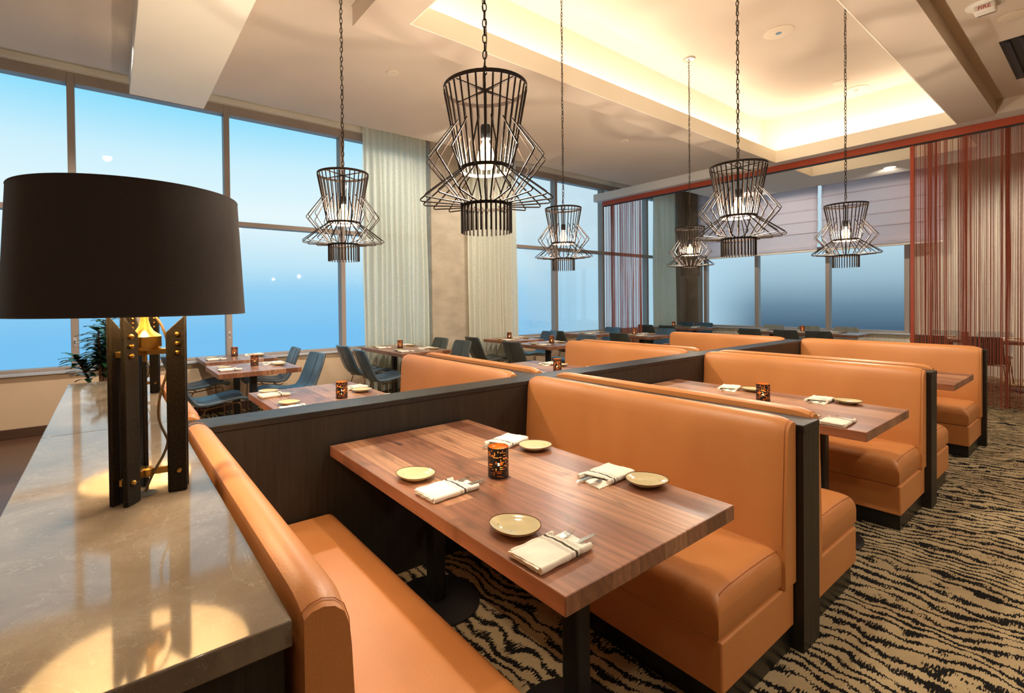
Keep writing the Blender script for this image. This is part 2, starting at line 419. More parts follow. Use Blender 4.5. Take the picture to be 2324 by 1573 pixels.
def carpet():
    m, nt, b = nodes('tiger_stripe_carpet'); L = nt.links
    tc = N(nt, 'ShaderNodeTexCoord'); sp = N(nt, 'ShaderNodeSeparateXYZ'); L.new(tc.outputs['Object'], sp.inputs[0])
    n1 = N(nt, 'ShaderNodeTexNoise'); n1.inputs['Scale'].default_value = 1.7; n1.inputs['Detail'].default_value = 3.0; n1.inputs['Roughness'].default_value = 0.55
    mp = N(nt, 'ShaderNodeMapping'); mp.inputs['Scale'].default_value = (1.3, 1.0, 1); L.new(tc.outputs['Object'], mp.inputs[0]); L.new(mp.outputs[0], n1.inputs['Vector'])
    n4 = N(nt, 'ShaderNodeTexNoise'); n4.inputs['Scale'].default_value = 9; n4.inputs['Detail'].default_value = 2.0
    L.new(tc.outputs['Object'], n4.inputs['Vector'])
    # fine tufts: noise drawn out across the stripes gives the feathered edge
    mp2 = N(nt, 'ShaderNodeMapping'); mp2.inputs['Scale'].default_value = (28, 170, 1); L.new(tc.outputs['Object'], mp2.inputs[0])
    n2 = N(nt, 'ShaderNodeTexNoise'); n2.inputs['Scale'].default_value = 1.0; n2.inputs['Detail'].default_value = 2.0; L.new(mp2.outputs[0], n2.inputs['Vector'])
    u = math_n(nt, 'ADD', math_n(nt, 'MULTIPLY', sp.outputs['X'], 14.0), math_n(nt, 'MULTIPLY', sp.outputs['Y'], 1.6))
    u = math_n(nt, 'ADD', u, math_n(nt, 'MULTIPLY', n1.outputs[0], 7.5))
    u = math_n(nt, 'ADD', u, math_n(nt, 'MULTIPLY', n4.outputs[0], 0.8))
    u = math_n(nt, 'ADD', u, math_n(nt, 'MULTIPLY', n2.outputs[0], 0.95))
    tri = math_n(nt, 'PINGPONG', u, 0.5)
    n3 = N(nt, 'ShaderNodeTexNoise'); n3.inputs['Scale'].default_value = 9; n3.inputs['Detail'].default_value = 5; n3.inputs['Roughness'].default_value = 0.65; L.new(tc.outputs['Object'], n3.inputs['Vector'])
    thr = math_n(nt, 'ADD', math_n(nt, 'MULTIPLY', n3.outputs[0], 0.85), -0.235)
    mk = N(nt, 'ShaderNodeMapRange'); L.new(math_n(nt, 'SUBTRACT', tri, thr), mk.inputs[0]); mk.inputs[1].default_value = -0.02; mk.inputs[2].default_value = 0.02
    n5 = N(nt, 'ShaderNodeTexNoise'); n5.inputs['Scale'].default_value = 300; L.new(tc.outputs['Object'], n5.inputs['Vector'])
    tan = mixc(nt, n3.outputs[0], S(206,184,144), S(160,138,100))
    tan = mixc(nt, math_n(nt, 'MULTIPLY', n5.outputs[0], 0.5), tan, S(110,92,62))
    L.new(mixc(nt, mk.outputs[0], S(26,24,22), tan), b.inputs['Base Color'])
    b.inputs['Roughness'].default_value = 0.95; b.inputs['Specular IOR Level'].default_value = 0.1
    bp = N(nt, 'ShaderNodeBump'); bp.inputs['Strength'].default_value = 0.5; bp.inputs['Distance'].default_value = 0.004
    L.new(n5.outputs[0], bp.inputs['Height']); L.new(bp.outputs[0], b.inputs['Normal'])
    return m
MT['carpet'] = carpet()

def tile():
    m, nt, b = nodes('brown_plank_tile'); L = nt.links
    tc = N(nt, 'ShaderNodeTexCoord')
    br = N(nt, 'ShaderNodeTexBrick'); br.inputs['Scale'].default_value = 1.0; br.inputs['Brick Width'].default_value = 1.2; br.inputs['Row Height'].default_value = 0.3
    br.inputs['Mortar Size'].default_value = 0.004; br.inputs['Color1'].default_value = S(96,66,48); br.inputs['Color2'].default_value = S(74,52,40); br.inputs['Mortar'].default_value = S(40,30,24)
    L.new(tc.outputs['Object'], br.inputs[0]); L.new(br.outputs[0], b.inputs['Base Color']); b.inputs['Roughness'].default_value = 0.35
    return m
MT['tile'] = tile()

def stone():
    m, nt, b = nodes('polished_grey_quartz'); L = nt.links
    tc = N(nt, 'ShaderNodeTexCoord')
    n1 = N(nt, 'ShaderNodeTexNoise'); n1.inputs['Scale'].default_value = 4.5; n1.inputs['Detail'].default_value = 6; n1.inputs['Roughness'].default_value = 0.6; n1.inputs['Distortion'].default_value = 0.5
    n2 = N(nt, 'ShaderNodeTexNoise'); n2.inputs['Scale'].default_value = 260; n2.inputs['Detail'].default_value = 2
    L.new(tc.outputs['Object'], n1.inputs['Vector']); L.new(tc.outputs['Object'], n2.inputs['Vector'])
    v = N(nt, 'ShaderNodeTexVoronoi', feature='DISTANCE_TO_EDGE'); v.inputs['Scale'].default_value = 3.0
    mp = N(nt, 'ShaderNodeMapping'); L.new(tc.outputs['Object'], mp.inputs[0])
    L.new(n1.outputs['Color'], mp.inputs['Location']); L.new(mp.outputs[0], v.inputs['Vector'])
    c = ramp(nt, n1.outputs[0], [(0.3, S(112,98,82)), (0.5, S(128,114,98)), (0.7, S(146,134,118))])
    c = mixc(nt, math_n(nt, 'MULTIPLY', n2.outputs[0], 0.45), c, S(88,76,62))
    vm = N(nt, 'ShaderNodeMapRange'); L.new(v.outputs['Distance'], vm.inputs[0]); vm.inputs[1].default_value = 0.0; vm.inputs[2].default_value = 0.012; vm.inputs[3].default_value = 0.18; vm.inputs[4].default_value = 0.0
    c = mixc(nt, vm.outputs[0], c, S(190,178,160))
    L.new(c, b.inputs['Base Color']); b.inputs['Roughness'].default_value = 0.07; b.inputs['Specular IOR Level'].default_value = 0.8
    return m
MT['stone'] = stone()

def napkin_mat():
    m, nt, b = nodes('striped_cotton_napkin'); L = nt.links
    tc = N(nt, 'ShaderNodeTexCoord'); sp = N(nt, 'ShaderNodeSeparateXYZ'); L.new(tc.outputs['Object'], sp.inputs[0])
    x = sp.outputs['X']
    def band(c, w): return math_n(nt, 'LESS_THAN', math_n(nt, 'ABSOLUTE', math_n(nt, 'SUBTRACT', x, c)), w)
    acc = band(0.032, 0.0045)
    for c in (0.010, 0.0145, 0.019, 0.045, 0.0495, 0.054):
        acc = math_n(nt, 'MAXIMUM', acc, math_n(nt, 'MULTIPLY', band(c, 0.0007), 0.85))
    L.new(mixc(nt, acc, S(240,230,212), S(88,80,70)), b.inputs['Base Color'])
    b.inputs['Roughness'].default_value = 0.9; b.inputs['Specular IOR Level'].default_value = 0.15
    n = N(nt, 'ShaderNodeTexNoise'); n.inputs['Scale'].default_value = 22; n.inputs['Detail'].default_value = 2; L.new(tc.outputs['Object'], n.inputs['Vector'])
    bp = N(nt, 'ShaderNodeBump'); bp.inputs['Strength'].default_value = 0.35; bp.inputs['Distance'].default_value = 0.008
    L.new(n.outputs[0], bp.inputs['Height']); L.new(bp.outputs[0], b.inputs['Normal'])
    return m
MT['napkin'] = napkin_mat()

def plate_mat():
    m, nt, b = nodes('speckled_cream_glaze'); L = nt.links
    tc = N(nt, 'ShaderNodeTexCoord'); v = N(nt, 'ShaderNodeTexVoronoi'); v.inputs['Scale'].default_value = 75; L.new(tc.outputs['Object'], v.inputs['Vector'])
    n = N(nt, 'ShaderNodeTexNoise'); n.inputs['Scale'].default_value = 60; L.new(tc.outputs['Object'], n.inputs['Vector'])
    lt = math_n(nt, 'LESS_THAN', v.outputs['Distance'], 0.13)
    spn = math_n(nt, 'MULTIPLY', lt, math_n(nt, 'GREATER_THAN', n.outputs[0], 0.62))
    L.new(mixc(nt, spn, S(206,190,146), S(88,62,36)), b.inputs['Base Color'])
    b.inputs['Roughness'].default_value = 0.08; b.inputs['Specular IOR Level'].default_value = 0.7
    return m
MT['plate'] = plate_mat()
MT['rim'] = pmat('brown_glaze_rim', S(112,66,36), rough=0.15, var=0.5, vscale=60)

def sheer_mat(name, c1, c2, transl=0.35, holes=0.35):
    m = bpy.data.materials.new(name); m.use_nodes = True; nt = m.node_tree; L = nt.links; nt.nodes.clear()
    o = N(nt, 'ShaderNodeOutputMaterial'); tc = N(nt, 'ShaderNodeTexCoord')
    mp = N(nt, 'ShaderNodeMapping'); mp.inputs['Scale'].default_value = (40, 40, 260); L.new(tc.outputs['Object'], mp.inputs[0])
    n = N(nt, 'ShaderNodeTexNoise'); n.inputs['Scale'].default_value = 1; n.inputs['Detail'].default_value = 2; L.new(mp.outputs[0], n.inputs['Vector'])
    c = mixc(nt, n.outputs[0], c1, c2)
    d = N(nt, 'ShaderNodeBsdfDiffuse'); t = N(nt, 'ShaderNodeBsdfTranslucent'); L.new(c, d.inputs[0]); L.new(c, t.inputs[0])
    mx = N(nt, 'ShaderNodeMixShader'); mx.inputs[0].default_value = transl; L.new(d.outputs[0], mx.inputs[1]); L.new(t.outputs[0], mx.inputs[2])
    tr = N(nt, 'ShaderNodeBsdfTransparent'); mx2 = N(nt, 'ShaderNodeMixShader')
    f = N(nt, 'ShaderNodeMapRange'); L.new(n.outputs[0], f.inputs[0]); f.inputs[1].default_value = 0.55; f.inputs[2].default_value = 0.75; f.inputs[3].default_value = 0.02 if holes else 0.0; f.inputs[4].default_value = holes
    L.new(f.outputs[0], mx2.inputs[0]); L.new(mx.outputs[0], mx2.inputs[1]); L.new(tr.outputs[0], mx2.inputs[2]); L.new(mx2.outputs[0], o.inputs[0])
    return m
MT['drape'] = sheer_mat('sage_linen_sheer', S(240,238,222), S(214,214,196), 0.25)
MT['blind'] = sheer_mat('pale_linen_shade', S(246,236,236), S(230,218,220), 0.65, 0.0)
MT['string'] = pmat('rust_string', S(160,84,62), rough=0.6, spec=0.3, sheen=0.2, var=0.4, vscale=50, vcol=S(132,52,34))
# ================================================================== THE ROOM
ZF, ZS, ZT, HEAD, SILL = 3.627, 3.79, 4.42, 4.02, 0.703   # frame soffit, outer soffit, upper ceiling, window head, sill
YW, XF = 7.19, 12.63
def struct(name, mb, mats, parent=None, **kw):
    o = mb.build(name, mats, parent, **kw)
    if not parent: o['kind'] = 'structure'
    return o
struct('floor', MB().box(0.30, 13.0, -5.0, 7.6, -0.12, 0.0), MT['carpet'])
struct('floor', MB().box(-4.0, 0.30, -5.0, 7.6, -0.12, 0.0), MT['tile'])
struct('trim_1', MB().box(0.285, 0.315, 4.0, 7.16, 0.0, 0.006), MT['brass'])
# window wall: low plaster wall, deep head and the piers
wl_ = MB().box(-4.0, 12.63, YW, YW+0.25, 0.0, SILL-0.03)
wl_.box(-4.0, 12.63, YW+0.02, YW+0.25, HEAD+0.10, 4.6)
struct('wall_left', wl_, MT['wall'])
struct('baseboard_left', MB().box(-4.0, 12.2, YW-0.02, YW, 0.0, 0.105), MT['base'], bevel=0.004)
struct('trim_2', MB().box(-4.0, 12.5, YW-0.05, YW+0.22, SILL-0.03, SILL), MT['sill'], bevel=0.004)
tr = MB().box(-4.0, 12.4, YW-0.06, YW+0.02, HEAD+0.10, HEAD+0.17).box(-4.0, 12.4, YW-0.03, YW+0.02, HEAD+0.17, HEAD+0.26).box(-4.0, 12.4, YW-0.09, YW+0.02, HEAD+0.26, HEAD+0.30)
struct('trim_3', tr, MT['ceil'], bevel=0.005)
# windows of the long wall: one per bay
mull = [-3.55, -1.94, -0.33, 1.296, 2.915, 4.52]
mull2 = [4.55, 6.12, 7.68, 9.26, 11.02, 12.55]
wi = 0
def window_bay(x0, x1, n, face='Y'):
    global wi
    w = MB(); hw = 0.035
    d0, d1 = YW+0.02, YW+0.16
    w.box(x0-hw, x0+hw, d0, d1, SILL, HEAD+0.10); w.box(x1-hw+0.001, x1+hw-0.001, d0+.001, d1-.001, SILL, HEAD+0.10)
    w.box(x0+hw, x1-hw, d0+0.002, d1, HEAD-0.02, HEAD+0.10); w.box(x0+hw, x1-hw, d0+0.002, d1, SILL, SILL+0.035)
    w.box(x0+hw, x1-hw, d0+0.002, d1, 2.50, 2.565)
    o = struct('window_%d' % n, w, MT['frame'], bevel=0.004)
    MB().box(x0+hw, x1-hw, YW+0.09, YW+0.10, SILL+0.035, 2.50).box(x0+hw, x1-hw, YW+0.09, YW+0.10, 2.565, HEAD-0.02).build('pane', MT['glass'], o)
n_ = 1
for a, b in zip(mull[:-1], mull[1:]): window_bay(a, b, n_); n_ += 1
for a, b in zip(mull2[:-1], mull2[1:]): window_bay(a+(0.072 if a == 4.55 else 0), b, n_); n_ += 1
for i, (mx_, mz) in enumerate(((1.296, 1.02), (-0.33, 1.02))):
    hp = thing('window_latch', (mx_, YW+0.018, mz), 'small metal latch low on the mullion %s' % ('behind the two-seat tables' if i == 0 else 'behind the potted plant'), 'latch')
    MB().box(-0.014, 0.014, -0.004, 0.0, -0.05, 0.05).build('plate', MT['sill'], hp, bevel=0.002)
    MB().box(-0.007, 0.007, -0.016, -0.004, -0.02, 0.02).build('lever', MT['steel'], hp, bevel=0.002)
# concrete pier between the bays, and the corner pier
struct('wall_pier', MB().box(4.40, 6.20, 7.0, YW+0.019, 0.0, 4.419), MT['concrete'], bevel=0.012)
struct('wall_corner_pier', MB().box(12.05, 12.62, 6.93, YW+0.019, 0.0, 4.419).box(12.38, 12.62, 6.62, 6.93, 0.0, 4.419), MT['concrete_dark'], bevel=0.01)
# far wall: wainscot, window strip, solid part behind the red strings
fw = MB().box(XF, XF+0.25, 2.45, YW+0.25, 0.0, SILL-0.02).box(XF, XF+0.25, 2.45, YW+0.25, 4.0, 4.6)
struct('wall_far', fw, MT['wainscot'])
struct('wall_far_panel', MB().box(XF-0.02, XF+0.25, -5.0, 2.45, 0.0, 4.6), MT['wallpaper'])
struct('trim_4', MB().box(XF-0.06, XF+0.2, 2.45, 6.62, SILL-0.02, SILL+0.01), MT['sill'], bevel=0.004)
def far_window(y0, y1, n):
    w = MB(); d0, d1 = XF+0.02, XF+0.16; hw = 0.04
    w.box(d0, d1, y0-hw, y0+hw, SILL+0.01, 4.0); w.box(d0+.001, d1-.001, y1-hw+.001, y1+hw-.001, SILL+0.01, 4.0)
    w.box(d0+.002, d1, y0+hw, y1-hw, SILL+0.01, SILL+0.05); w.box(d0+.002, d1, y0+hw, y1-hw, 3.95, 4.0)
    w.box(d0+.002, d1, y0+hw, y1-hw, 2.50, 2.56)
    o = struct('window_%d' % n, w, MT['frame'], bevel=0.004)
    MB().box(XF+0.09, XF+0.10, y0+hw, y1-hw, SILL+0.05, 2.50).box(XF+0.09, XF+0.10, y0+hw, y1-hw, 2.56, 3.95).build('pane', MT['glass'], o)
for a, b in ((5.31, 6.58), (3.85, 5.31), (2.53, 3.85)): far_window(a, b, n_); n_ += 1
struct('wall_right', MB().box(-4.0, 13.0, -5.25, -5.0, 0.0, 4.6), MT['wall'])
struct('wall_back', MB().box(-4.25, -4.0, -5.25, 7.6, 0.0, 4.6), MT['wall'])

# ceiling: upper slab, outer soffits, tray frames, bulkhead
def ring(mb, x0, x1, y0, y1, ix0, ix1, iy0, iy1, z0, z1):
    """rectangular frame with a hole as four abutting boxes"""
    mb.box(x0, ix0, y0, y1, z0, z1); mb.box(ix1, x1, y0, y1, z0, z1)
    mb.box(ix0, ix1, y0, iy0, z0, z1); mb.box(ix0, ix1, iy1, y1, z0, z1)
struct('ceiling', MB().box(-4.2, 12.9, -5.2, 7.4, ZT, ZT+0.1), MT['soffit'])
so = MB()
so.box(-4.0, 8.72, 3.64, 6.05, ZS, ZS+0.06)
so.box(-4.0, 1.565, -5.0, 3.64, ZS, ZS+0.06)
so.box(-4.0, 1.565, -5.0, 3.64, ZS, ZS+0.06) if False else None
so.box(1.565, 8.60, -5.0, 0.905, ZS, ZS+0.06)
struct('ceiling_soffit', so, MT['soffit'])
fr = MB()
fr.box(1.57, 1.92, 0.92, 3.63, ZF, 3.80)           # entry side
fr.box(1.92, 8.66, 3.34, 3.63, ZF, 3.80)           # window side
fr.box(1.92, 8.66, 0.92, 1.24, ZF, 3.80)           # aisle side
struct('ceiling_tray_frame', fr, MT['soffit'])
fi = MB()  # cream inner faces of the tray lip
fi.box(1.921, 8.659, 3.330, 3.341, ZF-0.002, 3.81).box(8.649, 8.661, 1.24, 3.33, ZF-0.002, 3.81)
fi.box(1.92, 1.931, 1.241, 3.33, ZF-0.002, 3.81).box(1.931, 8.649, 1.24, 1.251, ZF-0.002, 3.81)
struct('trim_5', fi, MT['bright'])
cw = MB()  # upright back of the cove
cw.box(1.56, 9.0, 3.63, 3.66, 3.80, ZT); cw.box(1.56, 9.0, 0.90, 0.93, 3.80, ZT)
cw.box(1.55, 1.58, 0.93, 3.63, 3.80, ZT); cw.box(8.96, 8.99, 0.93, 3.63, 3.80, ZT)
struct('ceiling_cove', cw, MT['ceil'])
bk = MB().box(8.66, 9.0, 0.92, 3.63, ZF, 3.80).box(8.72, 9.0, 3.63, 7.06, ZF, 3.79).box(8.60, 9.0, -5.0, 0.92, ZF, 3.79)
struct('ceiling_bulkhead', bk, MT['band'], bevel=0.003)
# soffit beyond the track with its own tray
fs = MB()
ring(fs, 9.0, 11.17, -5.0, 5.30, 9.12, 10.20, 1.25, 3.34, ZF, 3.79)
struct('ceiling_far_soffit', fs, MT['band'])
fc = MB()
fc.box(10.45, 10.47, 1.1, 3.6, 3.79, ZT).box(9.0, 10.45, 3.58, 3.60, 3.79, ZT).box(9.0, 10.45, 1.02, 1.04, 3.79, ZT)
struct('ceiling_far_cove', fc, MT['ceil'])
fl = MB().box(10.19, 10.201, 1.25, 3.33, ZF-0.002, 3.81).box(9.121, 10.19, 3.33, 3.341, ZF-0.002, 3.81)
struct('trim_6', fl, MT['bright'])
# recess on the aisle side of the ceiling: stepped frame
rc_ = MB().box(1.565, 8.60, 0.905, 0.921, ZF-0.001, 3.79).box(8.585, 8.60, -5.0, 0.905, ZF-0.001, 3.79)
struct('trim_7', rc_, MT['soffit'])
# dropped beam over the entry end, lamp glow put into its lighter paint
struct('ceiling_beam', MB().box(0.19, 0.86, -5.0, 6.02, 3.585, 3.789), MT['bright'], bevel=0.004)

# ================================================================== RED TRACK + STRINGS
track = thing('curtain_track', (8.9, 3.0, 3.53), 'long rust red metal track running under the ceiling bulkhead', 'curtain track')
MB().box(-0.04, 0.05, -7.9, 3.93, 0.0, 0.095).build('rail', MT['red'], track, bevel=0.003)
MB().box(-0.035, 0.045, -7.9, 3.92, -0.012, 0.0).build('string_channel', MT['vent'], track)
ep = thing('curtain_post', (8.9, 1.72, 0.68), 'slim rust red rod hanging at the edge of the wide string curtain', 'curtain rod')
MB().box(-0.025, 0.025, -0.022, 0.022, 0.0, 2.835).build('rod', MT['red'], ep, bevel=0.004)
def strings(y0, y1, label, dens, seed):
    rnd = random.Random(seed); mb = MB()
    y = y0
    while y < y1:
        ph = (y-y0)
        x = 8.9+0.022*math.sin(ph*26)+rnd.uniform(-0.008, 0.008)
        zb = 0.03+rnd.uniform(0, 0.03)
        r = rnd.choice((0.0016, 0.0022, 0.0030, 0.0045))
        dy = rnd.uniform(-0.006, 0.006)
        n = 3
        pts = [(x, y, 3.516)]+[(x+rnd.uniform(-.004, .004), y+dy*k/4+rnd.uniform(-.002, .002), 3.516+(zb-3.516)*k/4) for k in range(1, 5)]
        mb.tube(pts, r, n=n, cap=False)
        y += dens*(0.55+0.9*abs(math.sin(ph*9.0+seed)))*rnd.uniform(0.5, 1.5)
    o = mb.build('string_curtain', MT['string'])
    tag(o, label, 'string curtain', kind='stuff')
strings(5.97, 6.87, 'narrow rust red string curtain hanging in front of the long window wall', 0.0068, 3)
strings(-0.7, 1.69, 'wide rust red string curtain hanging at the right end of the track', 0.0062, 5)

# ================================================================== DRAPES, SHADES
def drape(x0, x1, y, z0, z1, folds, label, seed, amp=0.055):
    rnd = random.Random(seed); t = thing('drape', ((x0+x1)/2, y, z0), label, 'curtain')
    n = folds*10; rows = []
    zs = [z0+(z1-z0)*k/14 for k in range(15)]
    offs = [rnd.uniform(0.6, 1.5) for _ in range(folds+2)]
    acc = [0]
    for q in offs[:folds]: acc.append(acc[-1]+q)
    for k, z in enumerate(zs):
        r = []
        f = (z-z0)/(z1-z0)
        for i in range(n+1):
            u = i/n*folds; a = int(min(u, folds-1e-6)); fr_ = u-a
            xx = (acc[a]+offs[a]*fr_)/acc[folds]
            w = math.sin(2*PI*u)
            am = amp*(0.55+0.45*(1-f))*offs[a]
            x = x0+(x1-x0)*(xx*(0.97+0.03*(1-f))+0.006*math.sin(9*f+a))
            r.append((x-(x0+x1)/2, am*w+0.012*math.sin(3*f+a*1.7), z-z0))
        rows.append(r)
    g = MB().grid(rows); g.build('cloth', MT['drape'], t, smooth=True, sharp=80)
    MB().box(x0-(x0+x1)/2, x1-(x0+x1)/2, -0.03, 0.03, z1-z0, z1-z0+0.03).build('heading_rail', MT['ceil'], t)
drape(3.19, 4.375, 7.06, 0.03, 4.30, 12, 'pale sage sheer curtain left of the concrete pier, nearer the entry', 1)
drape(5.12, 6.30, 6.92, 0.03, 4.30, 12, 'pale sage sheer curtain right of the concrete pier, half behind the hanging lamp', 2, 0.038)
drape(11.05, 12.03, 7.05, 0.03, 4.30, 12, 'pale sage sheer curtain in the far corner of the window wall', 3)

def roman(y0, y1, label, seed):
    t = thing('roman_shade', (12.35, (y0+y1)/2, 2.47), label, 'window shade')
    c = (y0+y1)/2; rows = []
    zb, zt = 2.47, 4.35; nf = 7
    prof = []
    for k in range(nf):
        za = zb+0.14+(zt-zb-0.14)*k/nf; h = (zt-zb-0.14)/nf
        prof += [(-0.035, za), (-0.030, za+0.01), (-0.012, za+0.03), (0.0, za+h*0.9), (-0.008, za+h*0.985)]
    prof = [(-0.05, zb), (-0.055, zb+0.05), (-0.05, zb+0.06), (-0.06, zb+0.075), (-0.055, zb+0.125)]+prof
    for (x, z) in prof:
        rows.append([(x+0.004*math.sin(j*1.3+z*5), y0-c+(y1-y0)*j/24, z-2.47) for j in range(25)])
    MB().grid(rows).build('folded_cloth', MT['blind'], t, solid=0.004, smooth=True, sharp=30)
    MB().box(-0.075, 0.0, y0-c, y1-c, -0.03, 0.0).build('bottom_bar', MT['ceil'], t, bevel=0.004)
    MB().box(-0.04, 0.02, y0-c, y1-c, 4.35-2.47, 4.40-2.47).build('headrail', MT['ceil'], t)
roman(3.93, 6.60, 'pale linen roman shade drawn half down, nearer the corner drape', 1)
roman(1.95, 3.86, 'pale linen roman shade drawn half down, next to the red string curtain', 2)

# ================================================================== CEILING FITTINGS
def disc(loc, r, name, label, cat, inner=False):
    t = thing(name, loc, label, cat)
    MB().lathe([(r, 0.0), (r, -0.006), (r*0.93, -0.010), (0.001, -0.011)], n=28, cap0=True, cap1=True).build('cover_plate', MT['cover'], t, smooth=True)
    if inner:
        MB().lathe([(r*0.2, -0.0112), (r*0.2, -0.014), (0.001, -0.0145)], n=12).build('centre_cap', MT['steel'], t, smooth=True)
disc((2.19*1.075, 4.143*1.075, ZS), 0.06, 'sprinkler_cover', 'round sprinkler cover in the soffit above the first window', 'ceiling cover')
disc((5.718*1.075, 4.091*1.075, ZS), 0.06, 'sprinkler_cover', 'round sprinkler cover in the soffit before the string curtain', 'ceiling cover')
disc((3.064*1.075, 4.486*1.075, ZS), 0.10, 'ceiling_speaker', 'round white speaker cover behind the largest hanging lamp', 'ceiling speaker', True)
disc((6.05, 2.296, ZT), 0.15, 'ceiling_speaker', 'large round speaker cover in the tray, nearest the top edge', 'ceiling speaker', True)
disc((8.149, 2.321, ZT), 0.09, 'sprinkler_cover', 'small round cover in the tray beside the rightmost chain', 'ceiling cover')
disc((8.756*0.985, 2.308*0.985, ZT), 0.15, 'ceiling_speaker', 'round speaker cover in the tray towards the red track', 'ceiling speaker', True)
disc((6.108, 0.539, ZS), 0.10, 'ceiling_speaker', 'round cover beside the fire strobe', 'ceiling speaker')
sp_ = thing('fire_sprinkler', (3.595*1.075, 5.149*1.075, ZS), 'small dark sprinkler head in the soffit by the pier', 'sprinkler')
MB().lathe([(0.035, 0), (0.035, -0.01), (0.012, -0.015), (0.012, -0.05), (0.03, -0.055), (0.03, -0.06), (0.001, -0.06)], n=14).build('head_body', MT['vent'], sp_, smooth=True)
dl = thing('recessed_downlight', (10.57, 2.33, ZF), 'lit round downlight in the far soffit over the long table', 'ceiling light')
MB().lathe([(0.10, 0.0), (0.10, -0.008), (0.082, -0.010), (0.080, -0.002)], n=28, cap0=False, cap1=False).build('trim_ring', MT['white'], dl, smooth=True)
MB().lathe([(0.08, -0.003), (0.001, -0.004)], n=28, cap0=False).build('lens', MT['lens'], dl)
# blind cord in front of the window
bc = thing('shade_cord', (9.58, 7.125, 4.02), 'white bead cord hanging in front of the window left of the bulkhead', 'cord')
MB().tube([(0, 0, 0), (0, 0, 0.36)], 0.006, n=6).build('cord_line', MT['white'], bc)
MB().lathe([(0.001, -0.06), (0.015, -0.05), (0.017, 0.0), (0.001, 0.012)], n=10).build('cord_weight', MT['white'], bc, smooth=True)
# fire strobe
def text_mesh(body, size, mat, name, parent, loc, rot, extrude=0.0015):
    c = bpy.data.curves.new(name, 'FONT'); c.body = body; c.size = size; c.extrude = extrude; c.align_x = 'CENTER'; c.align_y = 'CENTER'
    o = bpy.data.objects.new(name, c); COL.objects.link(o)
    dg = bpy.context.evaluated_depsgraph_get(); dg.update()
    me = bpy.data.meshes.new_from_object(o.evaluated_get(dg)); bpy.data.objects.remove(o, do_unlink=True)
    me.name = name; me.materials.clear(); me.materials.append(mat)
    q = bpy.data.objects.new(name, me); COL.objects.link(q); q.parent = parent; q.location = loc; q.rotation_euler = rot
    return q
fa = thing('fire_alarm_strobe', (5.66, 0.655, ZS), 'white round fire alarm strobe with red lettering near the vent', 'fire alarm', rz=math.radians(0))
MB().lathe([(0.115, 0.0), (0.115, -0.012), (0.10, -0.022), (0.001, -0.024)], n=36).build('base_plate', MT['white'], fa, smooth=True)
MB().box(-0.055, 0.045, -0.062, 0.062, -0.075, -0.02).build('housing', MT['white'], fa, bevel=0.012, seg=3)
MB().box(0.044, 0.088, -0.058, 0.058, -0.068, -0.022).build('strobe_lens', MT['steel'], fa, bevel=0.012, seg=3)
# lettering on the face towards the room
q_ = text_mesh('FIRE', 0.040, MT['redink'], 'lettering', fa, (-0.0565, 0.0, -0.048), (PI/2, 0, -PI/2))
# vent
vt = thing('air_vent', (7.25, 0.42, ZS), 'dark slatted air vent in the ceiling at the right edge', 'air vent')
MB().box(-0.62, 0.66, -0.30, 0.26, -0.008, 0.0).build('backing', MT['vent'], vt)
for k in range(6):
    MB().obox((0.02, -0.26+k*0.095, -0.012), (1, 0, 0), (0, 1, 0.35), (0, -0.35, 1), 0.62, 0.022, 0.0025).build('slat', MT['black'], vt)

# ================================================================== BOOTHS
YD0, YD1, YE, ZD = 2.29, 2.465, 0.765, 0.93
XW = [(2.24, 2.41), (4.455, 4.615), (6.70, 6.76)]
YL = 3.97   # far end of the window-side bank
dv = thing('booth_divider', (0.0, 2.38, 0.0), 'black stained wood divider wall running between the two rows of booths', 'divider wall')
def DB(x0, x1, y0, y1, z0, z1): return MB().box(x0, x1, y0-2.38, y1-2.38, z0, z1)
DB(0.24, 6.76, YD0, YD1, 0.0, ZD-0.03).build('long_panel', MT['darkwood'], dv)
DB(0.235, 6.765, YD0-0.004, YD1+0.004, ZD-0.03, ZD).build('long_cap', MT['capwood'], dv, bevel=0.003)
PART_L = ['right behind the nearest booths', 'between the middle and farthest booths', 'at the far end of the row']
for i, (a, b) in enumerate(XW):
    for y0, y1, side in ((YE, YD0-0.008, 'aisle side'), (YD1+0.008, YL+0.03, 'window side')):
        c = (y0+y1)/2
        pt = thing('booth_cross_screen', ((a+b)/2, c, 0), 'dark wood cross wall on %s, %s' % (side, PART_L[i]), 'partition', 'cross walls between booths')
        hx = (b-a)/2
        MB().box(-hx, hx, y0-c, y1-c, 0.0, ZD-0.03).build('panel', MT['darkwood'], pt)
        MB().box(-hx-0.001, hx+0.001, y0-c-0.002, y1-c+0.001, ZD-0.03, ZD).build('cap', MT['capwood'], pt, bevel=0.003)

